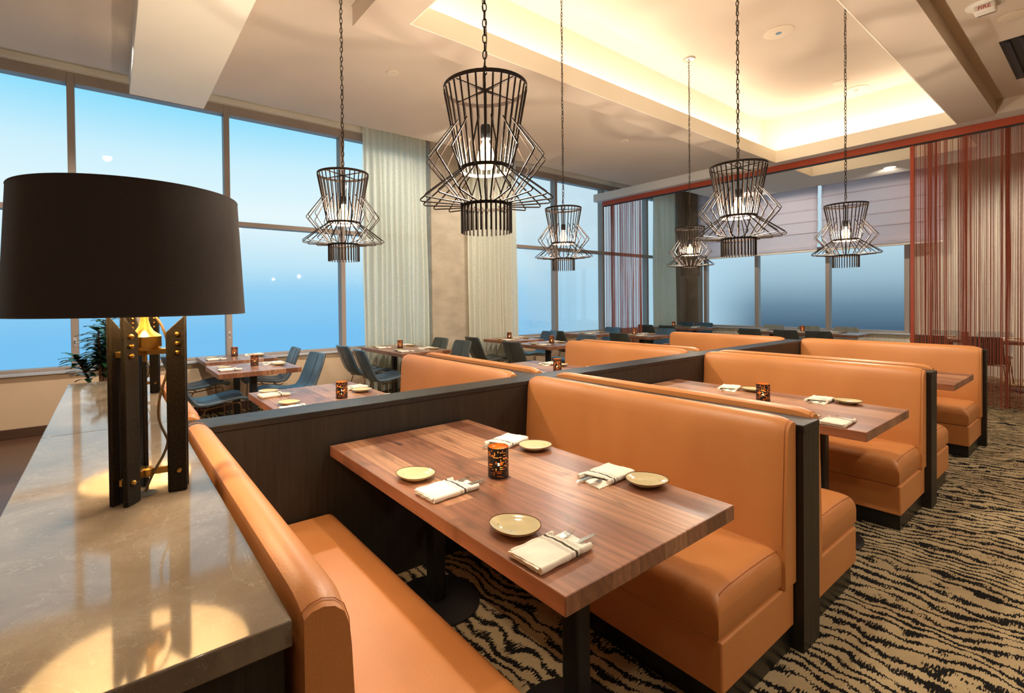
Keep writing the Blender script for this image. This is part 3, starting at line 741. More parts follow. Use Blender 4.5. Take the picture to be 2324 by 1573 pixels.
def pillow(mb, x0, x1, y0, y1, z0, z1, r, crown=0.012, n=6):
    def axis(a, b):
        out = [a+r*(1-math.cos(PI/2*k/n)) for k in range(n+1)]
        m = 8
        out += [a+r+(b-a-2*r)*k/m for k in range(1, m)]
        out += [b-r*(1-math.cos(PI/2*k/n)) for k in range(n, -1, -1)]
        return out
    xs, ys = axis(x0, x1), axis(y0, y1)
    def fall(v, a, b):
        d = min(v-a, b-v)
        if d >= r: return 0.0
        q = (r-d)/r
        return r*(1-math.sqrt(max(0.0, 1-q*q)))
    rows = []
    cx_, cy_ = (x0+x1)/2, (y0+y1)/2
    for y in ys:
        row = []
        for x in xs:
            c = crown*(1-((x-cx_)/((x1-x0)/2))**2)*(1-((y-cy_)/((y1-y0)/2))**2)
            z = z1-math.hypot(fall(x, x0, x1), fall(y, y0, y1)) + c
            row.append((x, y, max(z, z0+0.03)))
        rows.append(row)
    mb.grid(rows)
    # skirt
    loop = [rows[0][j] for j in range(len(xs))]+[rows[i][-1] for i in range(1, len(ys))]+[rows[-1][j] for j in range(len(xs)-2, -1, -1)]+[rows[i][0] for i in range(len(ys)-2, 0, -1)]
    k = len(loop)
    def ins(p, d, z): return (min(max(p[0], x0+d), x1-d), min(max(p[1], y0+d), y1-d), z)
    mid = [(p[0], p[1], z0+0.016) for p in loop]; low = [ins(p, 0.010, z0) for p in loop]
    mb.add(loop+mid+low, [(i, (i+1) % k, (i+1) % k+k, i+k) for i in range(k)]+[(i+k, (i+1) % k+k, (i+1) % k+2*k, i+2*k) for i in range(k)]+[tuple(range(2*k, 3*k))])
    return mb

def make_bench(length, label, group=None):
    """bench facing +X, wall face at local x=0, running along local y from 0 to length"""
    t = thing('booth_bench', (0, 0, 0), label, 'booth bench', group)
    # toe plinth and upholstered base
    MB().box(0.005, 0.56, 0.02, length-0.005, 0.0, 0.105).build('plinth', MT['plinth'], t, bevel=0.002)
    MB().box(0.002, 0.60, 0.008, length-0.002, 0.105, 0.285).build('seat_base', MT['leather'], t, bevel=0.008, seg=3)
    c = MB(); pillow(c, 0.055, 0.615, 0.012, length-0.002, 0.288, 0.446, 0.058, 0.012)
    cu = c.build('seat_cushion', MT['leather'], t, smooth=True, sharp=55)
    # welts along the ends of the cushion
    for y in (0.020, ):
        pts = [(0.10, y-0.002, 0.441), (0.20, y, 0.446), (0.35, y, 0.449), (0.50, y, 0.446), (0.565, y-0.001, 0.440), (0.592, y-0.002, 0.425), (0.608, y-0.003, 0.400), (0.612, y-0.004, 0.36), (0.612, y-0.004, 0.295)]
        pts = [(p[0], p[1]+0.012, p[2]-0.006) for p in pts]
        MB().tube(pts, 0.0022, n=6).build('welt', MT['lseam'], cu)
    # backrest
    prof = [(0.0, 0.288), (0.115, 0.288), (0.118, 0.36), (0.116, 0.45), (0.110, 0.56), (0.102, 0.68), (0.094, 0.78), (0.090, 0.86), (0.086, 0.905), (0.076, 0.938), (0.058, 0.957), (0.036, 0.965), (0.014, 0.962), (0.0, 0.952), (0.0, 0.935), (0.0, 0.925)]
    st = [0.0, 0.006, 0.018, 0.036, 0.06, 0.10, 0.2]+[0.2+(length-0.4)*k/8 for k in range(1, 8)]+[length-0.2, length-0.10, length-0.05, length-0.02, length-0.004]
    rows = []
    for y in st:
        de = min(y, length-0.004-y)
        e = 1.0 if de > 0.10 else 1-(1-de/0.10)**2.6
        a = 0.90+0.10*e          # thickness factor at the ends
        row = []
        for i, (x, z) in enumerate(prof):
            zz = z if z < 0.86 else 0.86+(z-0.86)*(0.80+0.20*e)
            s = 0.004*math.sin(y*7.0+z*5)*(1 if 1 < i < 8 else 0)
            row.append((x*a+s*e if i not in (0,) else 0.0, y, zz))
        rows.append(row)
    b = MB(); b.grid(rows, closed_u=True)
    n = len(prof); m = len(rows)
    b.add(rows[0], [tuple(range(n))]); b.add(rows[-1], [tuple(range(n))])
    bo = b.build('backrest', MT['leather'], t, smooth=True, sharp=50)
    for y, k in ((0.012, 2), (length-0.016, m-3)):
        pts = [(p[0]+0.0004, y, p[2]) for p in rows[k][3:15]]
        MB().tube(pts, 0.0009, n=5, cap=False).build('welt', MT['lseam'], bo)
    return t

LN, LL = YD0-0.79, YL-YD1
bench0 = make_bench(LN-0.002, 'x')
benchL = make_bench(LL-0.002, 'x')
# flipped copies (facing -X) are the same mesh turned by 180 degrees: ends swap, so build mirror versions
def mirror_bench(src, length):
    r = src.copy(); COL.objects.link(r)
    for ch in list(src.children):
        def mir(o, par):
            c = o.copy(); c.data = o.data.copy(); COL.objects.link(c); c.parent = par
            for v in c.data.vertices: v.co.x = -v.co.x
            c.data.flip_normals()
            return c
        c = mir(ch, r)
        for g in ch.children: mir(g, c)
    return r
benchM = mirror_bench(bench0, LN); benchLM = mirror_bench(benchL, LL)
# window-side benches have their open end towards +Y: mirror in y
def flip_y(root, length):
    for ch in root.children:
        for o in [ch]+list(ch.children):
            for v in o.data.vertices: v.co.y = length-v.co.y
            o.data.flip_normals()
flip_y(benchL, LL); flip_y(benchLM, LL)
def put(first, src, loc, label, used=[]):
    if src not in used:
        used.append(src); src.location = loc; src['label'] = label; return src
    return dup(src, loc, None, label)
G = ZD and None
put(0, bench0, (0.245, 0.79, 0), 'tan leather booth bench in the foreground, backing onto the stone counter')
put(0, benchM, (2.234, 0.79, 0), 'tan leather booth bench across the nearest table, behind its right side')
put(0, bench0, (2.416, 0.79, 0), 'tan leather bench back to back with the nearest booth, facing the middle aisle table')
put(0, benchM, (4.449, 0.79, 0), 'tan leather bench on the far side of the middle aisle table')
put(0, bench0, (4.621, 0.79, 0), 'tan leather bench back to back with the middle booth, facing the farthest aisle table')
put(0, benchM, (6.694, 0.79, 0), 'tan leather bench at the far end of the aisle row, beside the string curtain')
put(0, benchL, (0.245, YD1+0.004, 0), 'tan leather bench behind the counter lamp, window side, mostly hidden')
put(0, benchLM, (2.234, YD1+0.004, 0), 'tan leather bench just over the divider, beyond the nearest booth table')
put(0, benchL, (2.416, YD1+0.004, 0), 'tan leather bench top showing as a thin strip behind the first window-side back')
put(0, benchLM, (4.449, YD1+0.004, 0), 'tan leather bench on the window side at the centre, behind the candle')
put(0, benchL, (4.621, YD1+0.004, 0), 'tan leather bench top as a thin strip behind the central window-side back')
put(0, benchLM, (6.694, YD1+0.004, 0), 'tan leather bench farthest down the window side, ending at the divider')

# ================================================================== COUNTER
ct = thing('service_counter', (0, 2.4, 0), 'grey polished stone counter with dark base in the left foreground', 'counter')
MB().box(-0.225, 0.233, 0.81-2.4, 2.520-2.4, 0.885, ZD).build('stone_top', MT['stone'], ct, bevel=0.003)
MB().box(-0.225, 0.233, 2.522-2.4, 4.11-2.4, 0.885, ZD).build('stone_top', MT['stone'], ct, bevel=0.003)
MB().box(-0.19, 0.225, 0.83-2.4, 4.09-2.4, 0.0, 0.885).build('cabinet_base', MT['darkwood'], ct, bevel=0.002)
MB().lathe([(0.028, 0), (0.028, 0.0008), (0.024, 0.0010), (0.001, 0.0009)], c=(0.071, 1.597-2.4, ZD), n=24).build('cord_grommet', MT['vent'], ct, smooth=True)
MB().lathe([(0.028, 0), (0.028, 0.0008), (0.024, 0.0010), (0.001, 0.0009)], c=(0.128, 3.395-2.4, ZD), n=24).build('cord_grommet', MT['vent'], ct, smooth=True)
# ================================================================== TABLE LAMPS
def make_lamp():
    t = thing('table_lamp', (0, 0, 0), 'x', 'table lamp')
    for ang in (-12, 108, 228):
        a = math.radians(ang); d = Vector((math.cos(a), math.sin(a), 0)); p = Vector((-d.y, d.x, 0))
        for s in (-1, 1):
            c = p*(0.019*s)
            r0, r1, hw = 0.052, 0.098, 0.0065
            poly = [(r0, 0.0), (r1, 0.0), (r1, 0.487), (r0, 0.440)]
            vs_ = []
            for q in (-hw, hw):
                for (r, z) in poly: vs_.append(c+d*r+p*q+Vector((0, 0, z)))
            mb = MB().add(vs_, [(0, 1, 2, 3), (7, 6, 5, 4), (0, 4, 5, 1), (1, 5, 6, 2), (2, 6, 7, 3), (3, 7, 4, 0)])
            pl = mb.build('post', MT['post'], t, bevel=0.0025, seg=2)
            for z in (0.385, 0.410, 0.435, 0.058):
                base = c+d*0.080+p*(s*hw)+Vector((0, 0, z)); o = p*s
                for k in range(1):
                    prof = [(0.0068, 0.0), (0.0068, 0.004), (0.005, 0.008), (0.001, 0.0095)]
                    u = Vector((0, 0, 1)); w = d; rows = []
                    for (rr, h) in prof:
                        rows.append([tuple(base+o*h+(u*math.cos(2*PI*j/14)+w*math.sin(2*PI*j/14))*rr) for j in range(14)])
                    MB().grid(rows, closed_u=True).add(rows[-1], [tuple(range(14))]).build('stud', MT['brass'], pl, smooth=True)
        # bars from the centre clamp into the pair of posts
        MB().obox(d*0.045+Vector((0, 0, 0.388)), d, p, (0, 0, 1), 0.045, 0.010, 0.008).build('upper_bar', MT['brass'], t, bevel=0.0015)
        MB().obox(d*0.045+Vector((0, 0, 0.058)), d, p, (0, 0, 1), 0.045, 0.0045, 0.009).build('lower_bar', MT['brass'], t, bevel=0.0015)
    MB().lathe([(0.001, 0.046), (0.016, 0.046), (0.018, 0.05), (0.018, 0.066), (0.014, 0.070), (0.001, 0.070)], n=20).build('lower_clamp', MT['brass'], t, smooth=True)
    MB().lathe([(0.001, 0.392), (0.030, 0.392), (0.036, 0.398), (0.040, 0.402), (0.040, 0.430), (0.036, 0.434), (0.022, 0.444), (0.014, 0.458), (0.010, 0.475), (0.010, 0.55), (0.001, 0.55)], n=36).build('brass_font', MT['brass'], t, smooth=True)
    MB().lathe([(0.001, 0.36), (0.006, 0.362), (0.006, 0.39), (0.001, 0.392)], n=12).build('finial', MT['brass'], t, smooth=True)
    MB().lathe([(0.001, 0.55), (0.017, 0.55), (0.017, 0.60), (0.001, 0.60)], n=20).build('socket', MT['white'], t, smooth=True)
    MB().lathe([(0.010, 0.60), (0.016, 0.615), (0.028, 0.65), (0.030, 0.675), (0.022, 0.70), (0.001, 0.712)], n=20, cap0=True).build('bulb', MT['bulbshine'], t, smooth=True)
    # shade
    sh = MB(); sh.lathe([(0.275, 0.490), (0.2585, 0.812)], c=(-0.018, 0.03, 0), n=72, cap0=False, cap1=False)
    s1 = sh.build('lamp_shade', MT['shade'], t, smooth=True)
    MB().lathe([(0.2725, 0.491), (0.256, 0.811)], c=(-0.018, 0.03, 0), n=72, cap0=False, cap1=False).build('lining', MT['shade_in'], s1, smooth=True)
    for z, r in ((0.490, 0.2738), (0.812, 0.2572)):
        MB().tube([(-0.018+r*math.cos(2*PI*k/72), 0.03+r*math.sin(2*PI*k/72), z) for k in range(72)], 0.0022, n=6, closed=True).build('rim_wire', MT['shade'], s1, smooth=True)
    sp = MB()
    for k in range(3):
        a = 2*PI*k/3+0.4
        sp.tube([(0, 0, 0.545), (0.1*math.cos(a), 0.1*math.sin(a), 0.60), (-0.018+0.255*math.cos(a), 0.03+0.255*math.sin(a), 0.80)], 0.002, n=5)
    sp.build('spider_arms', MT['brass'], s1, smooth=True)
    # cord
    pts = [(0.012, -0.01, 0.500), (0.035, -0.022, 0.470), (0.048, -0.028, 0.43), (0.058, -0.03, 0.38), (0.050, -0.03, 0.33), (0.034, -0.028, 0.28), (0.026, -0.022, 0.23), (0.030, -0.02, 0.19), (0.046, -0.018, 0.15), (0.050, -0.016, 0.135), (0.040, -0.012, 0.10), (0.020, -0.008, 0.065), (0.004, -0.005, 0.03), (-0.004, -0.003, 0.004)]
    # smooth the path
    for _ in range(2):
        q = [pts[0]]
        for a, b in zip(pts[:-1], pts[1:]):
            a, b = Vector(a), Vector(b); q += [tuple(a*.75+b*.25), tuple(a*.25+b*.75)]
        q.append(pts[-1]); pts = q
    MB().tube(pts, 0.0036, n=8).build('power_cord', MT['cord'], t, smooth=True)
    l = bpy.data.lights.new('lamp_bulb_light', 'POINT'); l.energy = 36; l.color = (1.0, 0.80, 0.56); l.shadow_soft_size = 0.03
    lo = bpy.data.objects.new('lamp_bulb_light', l); COL.objects.link(lo); lo.parent = t; lo.location = (0, 0.0, 0.725)
    return t
lamp = make_lamp()
lamp.location = (0.075, 1.600, ZD+0.0012); lamp['label'] = 'black drum shade table lamp on the stone counter, large in the left foreground'
l2 = dup(lamp, (0.133, 3.40, ZD+0.0012), math.radians(0), 'matching table lamp farther along the counter, seen through the legs of the near one')

# ================================================================== PENDANTS
def make_pendant():
    t = thing('pendant_lamp', (0, 0, 0), 'x', 'pendant lamp', 'wire cage pendant lamps')
    m = MT['blackmetal']
    def ringb(mb, r, z, h, th, n=40):
        mb.lathe([(r-th, z-h/2), (r, z-h/2), (r, z+h/2), (r-th, z+h/2), (r-th, z-h/2)], n=n, cap0=False, cap1=False)
    a = MB(); ringb(a, 0.174, 0.594, 0.016, 0.004); a.build('top_ring', m, t, smooth=True)
    a = MB(); ringb(a, 0.111, 0.262, 0.014, 0.004); a.build('middle_ring', m, t, smooth=True)
    b = MB(); n = 32
    for k in range(n):
        q = 2*PI*k/n; c, s = math.cos(q), math.sin(q)
        b.tube([(0.171*c, 0.171*s, 0.592), (0.108*c, 0.108*s, 0.260)], 0.0036, n=6)
    b.build('upper_cage', m, t, smooth=True)
    d = MB()
    for k in range(18):
        q = 2*PI*(k+0.5)/18; c, s = math.cos(q), math.sin(q)
        rz = [(0.140, 0.438), (0.190, 0.372), (0.240, 0.306), (0.245, 0.298), (0.240, 0.290), (0.170, 0.205), (0.104, 0.124)]
        d.tube([(r*c, r*s, z) for r, z in rz], 0.0032, n=6)
    d.build('diamond_wires', m, t, smooth=True)
    e = MB()
    for k in range(18):
        q = 2*PI*k/18; c, s = math.cos(q), math.sin(q)
        rz = [(0.109, 0.258), (0.19, 0.200), (0.268, 0.140), (0.273, 0.133), (0.266, 0.128), (0.19, 0.122), (0.103, 0.117)]
        e.tube([(r*c, r*s, z) for r, z in rz], 0.0032, n=6)
    e.build('flared_wires', m, t, smooth=True)
    g = MB(); ringb(g, 0.100, 0.112, 0.012, 0.003)
    for k in range(32):
        q = 2*PI*k/32; c, s = math.cos(q), math.sin(q)
        g.tube([(0.103*c, 0.103*s, 0.122), (0.103*c, 0.103*s, 0.0)], 0.0036, n=6)
    g.build('bottom_cage', m, t, smooth=True)
    x = MB()
    for q in (PI/4, 3*PI/4):
        x.obox((0, 0, 0.590), (math.cos(q), math.sin(q), 0), (-math.sin(q), math.cos(q), 0), (0, 0, 1), 0.170, 0.006, 0.0025)
    x.build('cross_bars', m, t)
    MB().tube([(0, 0, 0.592), (0, 0, 0.445)], 0.006, n=10).build('stem', m, t, smooth=True)
    MB().lathe([(0.001, 0.446), (0.019, 0.446), (0.021, 0.44), (0.021, 0.392), (0.019, 0.388), (0.001, 0.388)], n=20).build('socket', MT['black'], t, smooth=True)
    bl = MB().lathe([(0.012, 0.388), (0.014, 0.375), (0.029, 0.345), (0.036, 0.315), (0.036, 0.292), (0.026, 0.268), (0.001, 0.262)], n=24, cap0=False).build('bulb', MT['bulbshine'], t, smooth=True)
    # hook, chain, cord, canopy
    lk = MB()
    lk.tube([(0.017*math.cos(2*PI*j/16), 0, 0.607+0.017*math.sin(2*PI*j/16)) for j in range(16)], 0.003, n=6, closed=True)
    z = 0.640; i = 0; ztop = 2.665
    while z < ztop:
        pts = []
        for j in range(16):
            q = 2*PI*j/16; pts.append((0.0085*math.cos(q), 0.019*math.sin(q)))
        ph = (i % 2)*PI/2+0.35*math.sin(i*1.7)
        lk.tube([(p[0]*math.cos(ph), p[0]*math.sin(ph), z+p[1]) for p in pts], 0.0026, n=5, closed=True)
        z += 0.0325; i += 1
    lk.build('chain', m, t, smooth=True)
    cp = [(0.004*math.sin(k*1.3), 0.009*math.sin(k*0.9+1), 0.60+k*0.05) for k in range(0, 42)]
    MB().tube(cp, 0.0022, n=5).build('lamp_cord', MT['cord'], t, smooth=True)
    MB().lathe([(0.001, 2.655), (0.010, 2.655), (0.012, 2.665), (0.064, 2.670), (0.066, 2.675), (0.066, 2.69), (0.001, 2.69)], n=28).build('canopy', MT['steel'], t, smooth=True)
    l = bpy.data.lights.new('pendant_bulb_light', 'POINT'); l.energy = 74; l.color = (1.0, 0.88, 0.71); l.shadow_soft_size = 0.02
    lo = bpy.data.objects.new('pendant_bulb_light', l); COL.objects.link(lo); lo.parent = t; lo.location = (0, 0, 0.318)
    return t
pend = make_pendant()
PZ = ZT-2.69
PL = [((1.26, 1.575), 'wire cage pendant lamp hanging nearest and largest, before the concrete pier'),
      ((1.30, 3.20), 'wire cage pendant lamp farthest left, hanging before the blue window by the first curtain'),
      ((3.52, 3.215), 'wire cage pendant lamp between the biggest one and the narrow red string curtain'),
      ((5.80, 3.205), 'smallest wire cage pendant lamp, its canopy visible, before the corner curtain'),
      ((3.38, 1.53), 'wire cage pendant lamp second largest, hanging before the roman shade'),
      ((5.66, 1.575), 'rightmost wire cage pendant lamp, just left of the wide red string curtain')]
for i, ((x, y), lb) in enumerate(PL):
    if i == 0: pend.location = (x, y, PZ); pend['label'] = lb; pend.rotation_euler = (0, 0, 0.88)
    else: dup(pend, (x, y, PZ), 0.88+i*0.37, lb)

# ================================================================== TABLES
def tabletop(sx, sy, th, par):
    return MB().box(-sx/2, sx/2, -sy/2, sy/2, 0.76-th, 0.76).build('tabletop', MT['walnut'], par, bevel=0.003)
def column(x, y, par, r=0.036, base=0.20):
    MB().box(-r, r, -r, r, 0.012, 0.70).build('column', MT['black'], par, bevel=0.012, seg=3, loc=(x, y, 0))
    MB().lathe([(base, 0.0), (base, 0.008), (base-0.012, 0.014), (0.001, 0.016)], n=40).build('foot_plate', MT['black'], par, smooth=True, loc=(x, y, 0))
    MB().box(-0.15, 0.15, -0.05, 0.05, 0.70, 0.708).build('mounting_plate', MT['black'], par, loc=(x, y, 0))
def booth_table(x, y, label):
    t = thing('booth_table', (x, y, 0), label, 'table', 'walnut booth tables')
    tabletop(0.82, 1.50, 0.050, t); column(0, -0.42, t, base=0.21); column(0, 0.46, t, base=0.21)
    return t
def cafe_table(x, y, sx, sy, label, cols=1):
    t = thing('dining_table', (x, y, 0), label, 'table', 'walnut dining tables')
    tabletop(sx, sy, 0.050, t)
    if cols == 1: column(0, 0, t)
    else:
        column(0, -sy/4, t, base=0.2); column(0, sy/4, t, base=0.2)
    return t
BT = [(1.247, 1.517), (3.475, 1.517), (5.635, 1.517), (1.25, 3.24), (3.46, 3.24), (5.66, 3.24)]
BL = ['walnut topped table of the nearest booth, in the centre foreground', 'walnut topped table of the middle booth on the aisle side',
      'walnut topped table of the farthest booth on the aisle side', 'walnut topped booth table just over the divider, nearest the counter',
      'walnut topped booth table over the divider at the centre of the picture', 'walnut booth table farthest down the window side, almost hidden']
t0 = booth_table(BT[0][0], BT[0][1], BL[0])
for (x, y), lb in list(zip(BT, BL))[1:]: dup(t0, (x, y, 0), None, lb)
CT = [('A', 1.23, 5.60, 0.80, 0.78, 'two-seat walnut table in front of the window, nearer the counter'),
      ('B', 1.28, 6.72, 0.80, 0.78, 'two-seat walnut table closest to the left window ledge'),
      ('C', 3.45, 6.26, 0.79, 1.30, 'four-seat walnut table in front of the first curtain'),
      ('F', 5.74, 6.44, 0.76, 0.76, 'square walnut table right in front of the second curtain'),
      ('G', 5.52, 5.38, 0.76, 0.80, 'square walnut table this side of the one by the second curtain'),
      ('H', 7.88, 6.44, 0.76, 0.76, 'square walnut table by the window left of the narrow string curtain'),
      ('I', 8.12, 5.45, 0.76, 0.80, 'square walnut table before the foot of the narrow string curtain'),
      ('J', 11.05, 6.30, 0.76, 1.20, 'walnut table in the far corner beside the corner curtain'),
      ('K', 11.02, 3.82, 0.76, 2.05, 'long walnut table under the far window'),
      ('L', 11.05, 1.25, 0.76, 1.70, 'long walnut table behind the wide red string curtain')]
CTD = {}
for k, x, y, sx, sy, lb in CT:
    CTD[k] = cafe_table(x, y, sx, sy, lb, 2 if sy > 1 else 1)

# ================================================================== CHAIRS
def make_chair(matl):
    t = thing('dining_chair', (0, 0, 0), 'x', 'chair')
    prof = [(0.300, 0.425), (0.278, 0.450), (0.215, 0.462), (0.12, 0.452), (0.02, 0.432), (-0.08, 0.418), (-0.155, 0.424), (-0.205, 0.452), (-0.245, 0.502), (-0.285, 0.585), (-0.320, 0.67), (-0.352, 0.755), (-0.376, 0.818), (-0.384, 0.838)]
    n = len(prof); rows = []
    for i, (x, z) in enumerate(prof):
        f = i/(n-1)
        w = 0.235-0.03*f
        if i == 0: w *= 0.86
        elif i == 1: w *= 0.97
        if i == n-1: w *= 0.86
        elif i == n-2: w *= 0.965
        row = []
        for j in range(13):
            v = -1+2*j/12
            cv = abs(v)**2.4
            # sides curl: up on the seat, forward on the back
            if f < 0.5: row.append((x+0.01*cv, v*w, z+0.022*cv))
            else: row.append((x+0.035*cv, v*w, z+0.004*cv))
        rows.append(row)
    sh = MB().grid(rows).build('seat_shell', matl, t, smooth=True, solid=0.032, sharp=60, bevel=0.009, off=0.0)
    sm = MB()
    sm.tube([(x+(0.0175 if i > 6 else 0.0), 0, z+(0.0175 if i <= 7 else 0.004)) for i, (x, z) in enumerate(prof)][1:-1], 0.0022, n=5)
    sm.tube([(x-(0.0175 if i > 6 else 0.0), 0, z-(0.0175 if i <= 7 else 0.004)) for i, (x, z) in enumerate(prof)][7:-1], 0.0022, n=5)
    sm.build('centre_seam', MT['seam'], sh)
    r = 0.0065
    for s in (-1, 1):
        MB().tube([(0.20, 0.205*s, 0.428), (0.12, 0.20*s, 0.422), (0.02, 0.195*s, 0.404), (-0.10, 0.19*s, 0.390), (-0.14, 0.18*s, 0.398)], r, n=7).build('side_rail', MT['bronze'], t, smooth=True)
        MB().tube([(0.20, 0.205*s, 0.428), (0.218, 0.207*s, 0.420), (0.226, 0.209*s, 0.40), (0.232, 0.215*s, 0.30), (0.245, 0.225*s, 0.003)], r, n=7).build('leg', MT['bronze'], t, smooth=True)
        MB().tube([(-0.08, 0.19*s, 0.392), (-0.10, 0.193*s, 0.378), (-0.12, 0.20*s, 0.31), (-0.205, 0.225*s, 0.003)], r, n=7).build('leg', MT['bronze'], t, smooth=True)
    MB().tube([(0.10, -0.199, 0.418), (0.10, 0.199, 0.418)], r, n=6).tube([(-0.06, -0.19, 0.394), (-0.06, 0.19, 0.394)], r, n=6).build('cross_rails', MT['bronze'], t, smooth=True)
    return t
ch1 = make_chair(MT['chair']); ch2 = make_chair(MT['chair2']); ch3 = make_chair(MT['chairpale'])
_used = []
def chair(src, x, y, rz, label, group):
    if src not in _used:
        _used.append(src); src.location = (x, y, 0); src.rotation_euler = (0, 0, rz); src['label'] = label; src['group'] = group; return
    dup(src, (x, y, 0), rz, label, group)
RX, LX = 0.0, PI  # facing +X, facing -X
GW = 'leather chairs by the long window wall'
chair(ch1, 0.84, 5.62, RX, 'blue leather chair with bronze legs left of the near two-seat table', GW)
chair(ch1, 1.66, 5.76, LX+0.12, 'blue leather chair right of the near two-seat table, stitched back to us', GW)
chair(ch1, 0.86, 6.76, RX+0.04, 'blue leather chair left of the two-seat table at the window ledge', GW)
chair(ch1, 1.66, 6.68, LX-0.05, 'blue leather chair right of the two-seat table at the window ledge', GW)
chair(ch1, 2.95, 6.52, RX+0.05, 'slate leather chair left of the four-seat table, the one nearer the window', GW)
chair(ch1, 2.90, 5.82, RX-0.06, 'slate leather chair left of the four-seat table, in front, seat fully seen', GW)
chair(ch2, 4.05, 6.72, LX, 'grey leather chair right of the four-seat table, at the curtain edge', GW)
chair(ch2, 4.00, 6.02, LX+0.05, 'grey leather chair right of the four-seat table, before the pier', GW)
chair(ch2, 5.22, 6.50, RX-0.05, 'dark grey leather chair left of the square table by the second curtain', GW)
chair(ch1, 6.48, 6.62, LX-0.02, 'slate leather chair right of the square table by the second curtain', GW)
chair(ch2, 5.10, 5.38, RX, 'dark grey leather chair left of the nearer square table, behind the booths', GW)
chair(ch1, 6.20, 5.46, LX, 'pale blue leather chair right of the nearer square table, peeking over the booth', GW)
chair(ch2, 7.42, 6.62, RX-0.1, 'dark grey leather chair left of the table by the window, before the mullion', GW)
chair(ch1, 8.43, 6.60, LX, 'pale blue leather chair in front of the foot of the narrow string curtain', GW)
chair(ch2, 7.75, 5.45, RX, 'grey leather chair back over the central booth, left of a square table', GW)
chair(ch1, 8.75, 5.54, LX, 'blue grey leather chair right of the square table before the string curtain', GW)
chair(ch2, 10.50, 6.72, RX, 'dark grey leather chair at the corner table, left and farther', GW)
chair(ch2, 10.55, 6.20, RX, 'dark grey leather chair at the corner table, left and nearer', GW)
chair(ch1, 11.58, 6.70, LX, 'slate leather chair at the corner table, behind its candle', GW)
chair(ch1, 11.52, 6.18, LX, 'slate leather chair at the corner table, right and nearer the far window', GW)
GF = 'leather chairs along the far window'
for nm, yy in (('left', 4.42), ('middle', 3.78), ('right', 3.25)):
    chair(ch2, 10.55, yy, RX, 'dark grey leather chair on the near side of the long far table, %s of three' % nm, GF)
for nm, yy in (('left', 4.62), ('middle', 3.95), ('right', 3.30)):
    chair(ch3, 11.52, yy, LX, 'pale grey chair on the window side of the long far table, %s of three' % nm, GF)
GR = 'chairs behind the red string curtain'
chair(ch2, 10.59, 1.79, RX, 'dark chair behind the wide string curtain, near side, left', GR)
chair(ch2, 10.66, 1.22, RX, 'dark chair behind the wide string curtain, near side, right', GR)
chair(ch3, 11.52, 1.85, LX, 'pale chair behind the wide string curtain, far side, left', GR)
chair(ch3, 11.56, 1.26, LX, 'pale chair behind the wide string curtain, far side, right', GR)

# ================================================================== VOTIVES
def make_votive():
    t = thing('candle_holder', (0, 0, 0), 'x', 'candle holder', 'black pierced candle holders')
    R, Hh = 0.0405, 0.116; nu, nz = 96, 60
    rnd = random.Random(11)
    hole = set()
    # dashes of a woven lattice: short upright and level slots
    for _ in range(360):
        u = rnd.randrange(nu); z = rnd.randrange(3, nz-5)
        if rnd.random() < 0.55:
            L_ = rnd.randrange(4, 10); cells = [((u+k) % nu, z) for k in range(L_)]
        else:
            L_ = rnd.randrange(4, 11); cells = [(u, z+k) for k in range(L_) if z+k < nz-3]
        # keep slots apart so the sheet stays one piece
        bad = False
        for (a, b) in cells:
            for da in (-1, 0, 1):
                for db in (-1, 0, 1):
                    if ((a+da) % nu, b+db) in hole: bad = True
        if not bad: hole |= set(cells)
    mb = MB(); vs_ = []
    for i in range(nz+1):
        for j in range(nu):
            a = 2*PI*j/nu; vs_.append((R*math.cos(a), R*math.sin(a), 0.001+Hh*i/nz))
    fs_ = []
    for i in range(nz):
        for j in range(nu):
            if (j, i) not in hole: fs_.append((i*nu+j, i*nu+(j+1) % nu, (i+1)*nu+(j+1) % nu, (i+1)*nu+j))
    mb.add(vs_, fs_).build('pierced_sleeve', MT['black'], t, smooth=True, sharp=60)
    ins = MB(); 
    v2 = [(x*0.972, y*0.972, z) for x, y, z in vs_]
    ins.add(v2, [tuple(reversed(f)) for f in fs_]).build('gold_lining', MT['gold'], t, smooth=True)
    MB().lathe([(R*0.97, 0.0), (R*0.97, 0.002), (0.001, 0.0022)], n=32).build('floor_disc', MT['black'], t)
    c = MB().lathe([(0.001, 0.0025), (0.019, 0.0025), (0.019, 0.028), (0.016, 0.030), (0.001, 0.028)], n=20).build('tealight', MT['wax'], t, smooth=True)
    MB().lathe([(0.0015, 0.031), (0.0045, 0.037), (0.0048, 0.043), (0.0025, 0.054), (0.0005, 0.062)], n=10).build('flame', MT['flame'], c, smooth=True)
    l = bpy.data.lights.new('candle_light', 'POINT'); l.energy = 0.24; l.color = (1.0, 0.56, 0.22); l.shadow_soft_size = 0.008
    lo = bpy.data.objects.new('candle_light', l); COL.objects.link(lo); lo.parent = t; lo.location = (0, 0, 0.055)
    return t
vot = make_votive()
